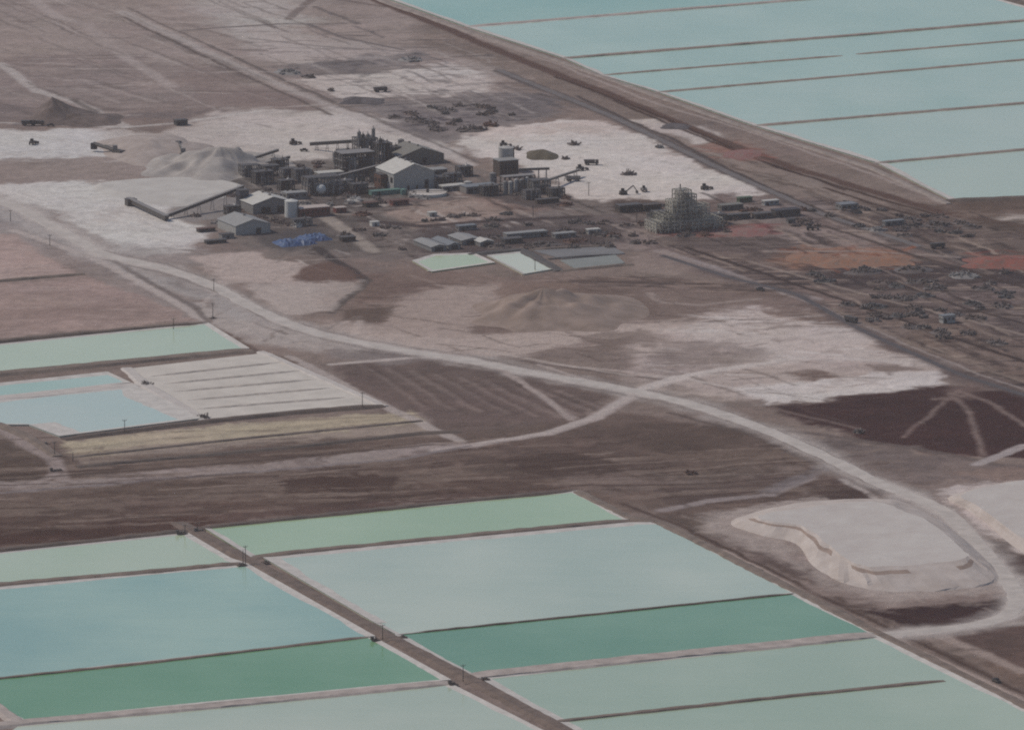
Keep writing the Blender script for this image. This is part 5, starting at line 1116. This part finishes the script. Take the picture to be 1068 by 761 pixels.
pole('pole at the right corner of the green pond at left', 222, 331, 9); pole('pole between the two pale roads right of the dust heap', 223, 303, 7.5); pole('pole at the upper bank of the green pond at left', 181, 343, 6.5, 1.2)
pole('pole on the striped salt pan right corner', 378, 424, 8.5, 1.2); pole('pole on the dark bank below the light blue pond', 130, 450, 7, 1.2)
pole('pole at the upper left edge on the pale road', 11, 231, 7.5); pole('pole beside the left dry pan track', 52, 256, 7)
for (x_, y_, h_, lb) in ((556, 226, 7, 'mast in the brown yard above the long narrow shed'), (616, 252, 8, 'mast behind the grey lined basin'), (614, 204, 9, 'mast at the lower left edge of the white salt yard'), (664, 232, 8, 'mast left of the stepped lattice tower'), (558, 282, 7, 'mast at the front edge of the small white pond')):
    pole(lb, x_, y_, h_, 0, True, 'masts in the works yard')

# the close packed machinery of the works
CL = [((300, 199), 9, 6, 2, 3.2, 'dark pipe frame in front of the crusher row, left one'), ((316, 190), 10, 6, 2, 4, 'grey frame between the crusher row and the portal frame hall'), ((362, 176), 9, 7, 3, 3.8, 'dark tower at the left end of the process towers'),
      ((413, 168), 7, 7, 2, 4.4, 'dark frame between the boxy tower and the olive warehouse'), ((358, 199), 14, 6, 2, 3.0, 'low dark frame at the foot of the pipe rack'), ((376, 202), 10, 6, 2, 3.0, 'low dark frame left of the teal store'),
      ((462, 196), 9, 6, 2, 3.4, 'grey frame at the right corner of the big light warehouse'), ((474, 190), 10, 6, 2, 2.6, 'low grey frame between the big warehouse and the blue grey store'), ((486, 184), 9, 6, 2, 3.0, 'grey frame behind the blue grey store'),
      ((512, 204), 10, 6, 2, 3.0, 'dark frame in front of the blue grey store'), ((556, 208), 10, 5, 2, 2.8, 'dark frame below the row of pale tanks'), ((582, 206), 9, 6, 2, 2.8, 'thin dark frame at the edge of the salt yard right of the lattice frame'),
      ((244, 224), 9, 5, 2, 2.6, 'dark frame left of the pale salt store'), ((316, 236), 12, 5, 2, 2.2, 'low dark frame in front of the red building'), ((276, 192), 12, 7, 3, 2.6, 'dark frame tower above the roof of the pale salt store'),
      ((694, 232), 12, 8, 2, 3.2, 'olive frame at the left foot of the stepped lattice tower'), ((750, 234), 10, 8, 2, 3.0, 'olive frame at the right foot of the stepped lattice tower'), ((294, 178), 9, 6, 2, 3.4, 'dark frame at the right end of the crusher feed')]
for i, (p, w_, d_, lv, hl, lb) in enumerate(CL):
    mm = (steel_d, steel_m, steel_d)[i % 3]
    process_tower(lb, p[0], p[1], w_, d_, lv, hl, 3, 2, wallm('olive_steel', (104, 102, 96)) if 'olive' in lb else mm, steel_d, [(-w_ * .25, d_ * .4, .3, 1.3, lv * hl * .8, mm), (w_ * .2, d_ * .5, .3, 1.1, lv * hl * 1.05, steel_l if i % 4 == 0 else steel_d)], pipes=4, seed=60 + i, panels=3, cat='machinery frame', name='machinery_frame', stairs=False)
for i, (p, r_, h_, mm, lb) in enumerate((((322, 186), 2.2, 6, steel_l, 'pale upright tank left of the portal frame hall'), ((366, 192), 2.6, 6, clad_m, 'grey upright tank in front of the dark process building'), ((421, 203), 2.0, 3.4, teal, 'squat teal tank beside the teal store'), ((418, 160), 2.0, 9, steel_m, 'tall grey tank behind the dark boxy tower'),
      ((350, 170), 2.0, 7, steel_m, 'grey tank at the left of the tallest process towers'), ((488, 196), 2.6, 4, steel_l, 'squat pale tank behind the blue grey store'), ((514, 192), 2.2, 7, clad_m, 'grey tank at the left of the rust brown mill'), ((558, 196), 1.8, 6, steel_d, 'dark tank in the pipe frame at the right of the pale tanks'))):
    tank('process_tank', lb, p[0], p[1], r_, h_, mm, 'tank', .7)
for i, (p, w_, d_, h_, wm_, rm_, lb) in enumerate((((474, 199), 16, 7, 3, clad_m, roof_l, 'white roofed low store right of the settling tank'), ((456, 184), 14, 9, 4, clad_k, roof_g, 'grey roofed store between the two big warehouses'), ((310, 208), 14, 7, 4, clad_m, roof_g, 'grey roofed annex behind the red building'), ((418, 214), 11, 5, 2.8, red_w, rust, 'rusty low store on the pinkish yard'), ((388, 216), 9, 5, 2.6, brown_w, rust, 'brown hut on the yard below the process towers'),
      ((590, 248), 14, 5, 2.6, clad_m, roof_g, 'grey roofed hut row above the lined basins'), ((620, 244), 8, 4, 2.6, clad_l, roof_l, 'pale hut behind the lined basins'), ((536, 254), 12, 6, 2.8, steel_d, steel_d, 'dark store at the right of the yard sheds'), ((364, 252), 9, 5, 2.6, brown_w, steel_d, 'dark hut right of the blue tarpaulins'), ((488, 240), 12, 5, 2.6, clad_m, blue_s, 'blue grey roofed store on the upper edge of the shed yard'), ((216, 242), 11, 4, 2, steel_d, rust, 'low rusty trough left of the light grey workshop'), ((226, 254), 13, 4, 1.8, steel_d, steel_d, 'long dark trough below the light grey workshop'))):
    block('store', lb, 'store', p[0], p[1], w_, d_, h_, wm_, rm_, door=(-w_ * .25, 1.6, h_ * .7), win=(3, 1))
rq = random.Random(77)
def scatter(label, name, pts, n, wr, hr, mats, group, cat, seed):
    rr = random.Random(seed); k = 0; xs = [p[0] for p in pts]; ys = [p[1] for p in pts]
    while k < n:
        px, py = rr.uniform(min(xs), max(xs)), rr.uniform(min(ys), max(ys)); c = False
        for i in range(len(pts)):
            (x1, y1), (x2, y2) = pts[i], pts[i - 1]
            if (y1 > py) != (y2 > py) and px < (x2 - x1) * (py - y1) / (y2 - y1) + x1: c = not c
        if not c: continue
        k += 1; w_ = rr.uniform(*wr); scrap(label, px, py, w_ * 1.25, w_ * rr.uniform(.7, 1.7), rr.uniform(*hr) * .75, seed * 100 + k, rr.choice(mats), cat, name, group)
scatter('small dark rubble pile scattered over the brown yard at right', 'rubble_pile', [(850, 276), (1060, 284), (1060, 300), (1000, 372), (900, 330), (850, 300)], 46, (4, 12), (.8, 2.2), [junk, dirt_d, junk, steel_d], 'rubble piles in the brown yard', 'rubble pile', 5)
scatter('small dark rubble pile along the far road below the far ponds', 'rubble_pile', [(870, 212), (1010, 226), (1030, 246), (900, 250)], 26, (4, 11), (.8, 2.4), [junk, dirt_d, junk, steel_d], 'rubble piles along the far road', 'rubble pile', 6)
scatter('small dark rubble pile lying between the machines of the works', 'rubble_pile', [(240, 172), (330, 168), (470, 178), (600, 208), (560, 216), (400, 212), (300, 240), (235, 236)], 60, (3, 9), (.8, 2.6), [junk, steel_m, rust, dirt_d, steel_l], 'rubble piles in the works', 'rubble pile', 7)
scatter('small dark rubble pile in the yard around the lined basins and sheds', 'rubble_pile', [(340, 232), (540, 222), (690, 236), (690, 262), (560, 258), (420, 262)], 46, (3, 10), (.6, 2), [junk, dirt_d, junk, steel_d], 'rubble piles in the shed yard', 'rubble pile', 8)
scatter('small dark rubble pile on the grey ground above the big salt yard', 'rubble_pile', [(400, 112), (520, 106), (540, 126), (430, 140)], 18, (4, 12), (.8, 2.2), [junk, dirt_d, junk, steel_d], 'rubble piles above the salt yard', 'rubble pile', 9)
scatter('small dark rubble pile beside the stepped lattice tower and dark trailers', 'rubble_pile', [(640, 214), (850, 214), (860, 240), (650, 250)], 26, (3, 9), (.6, 2), [steel_d, dirt_d, rust], 'rubble piles round the lattice tower', 'rubble pile', 10)
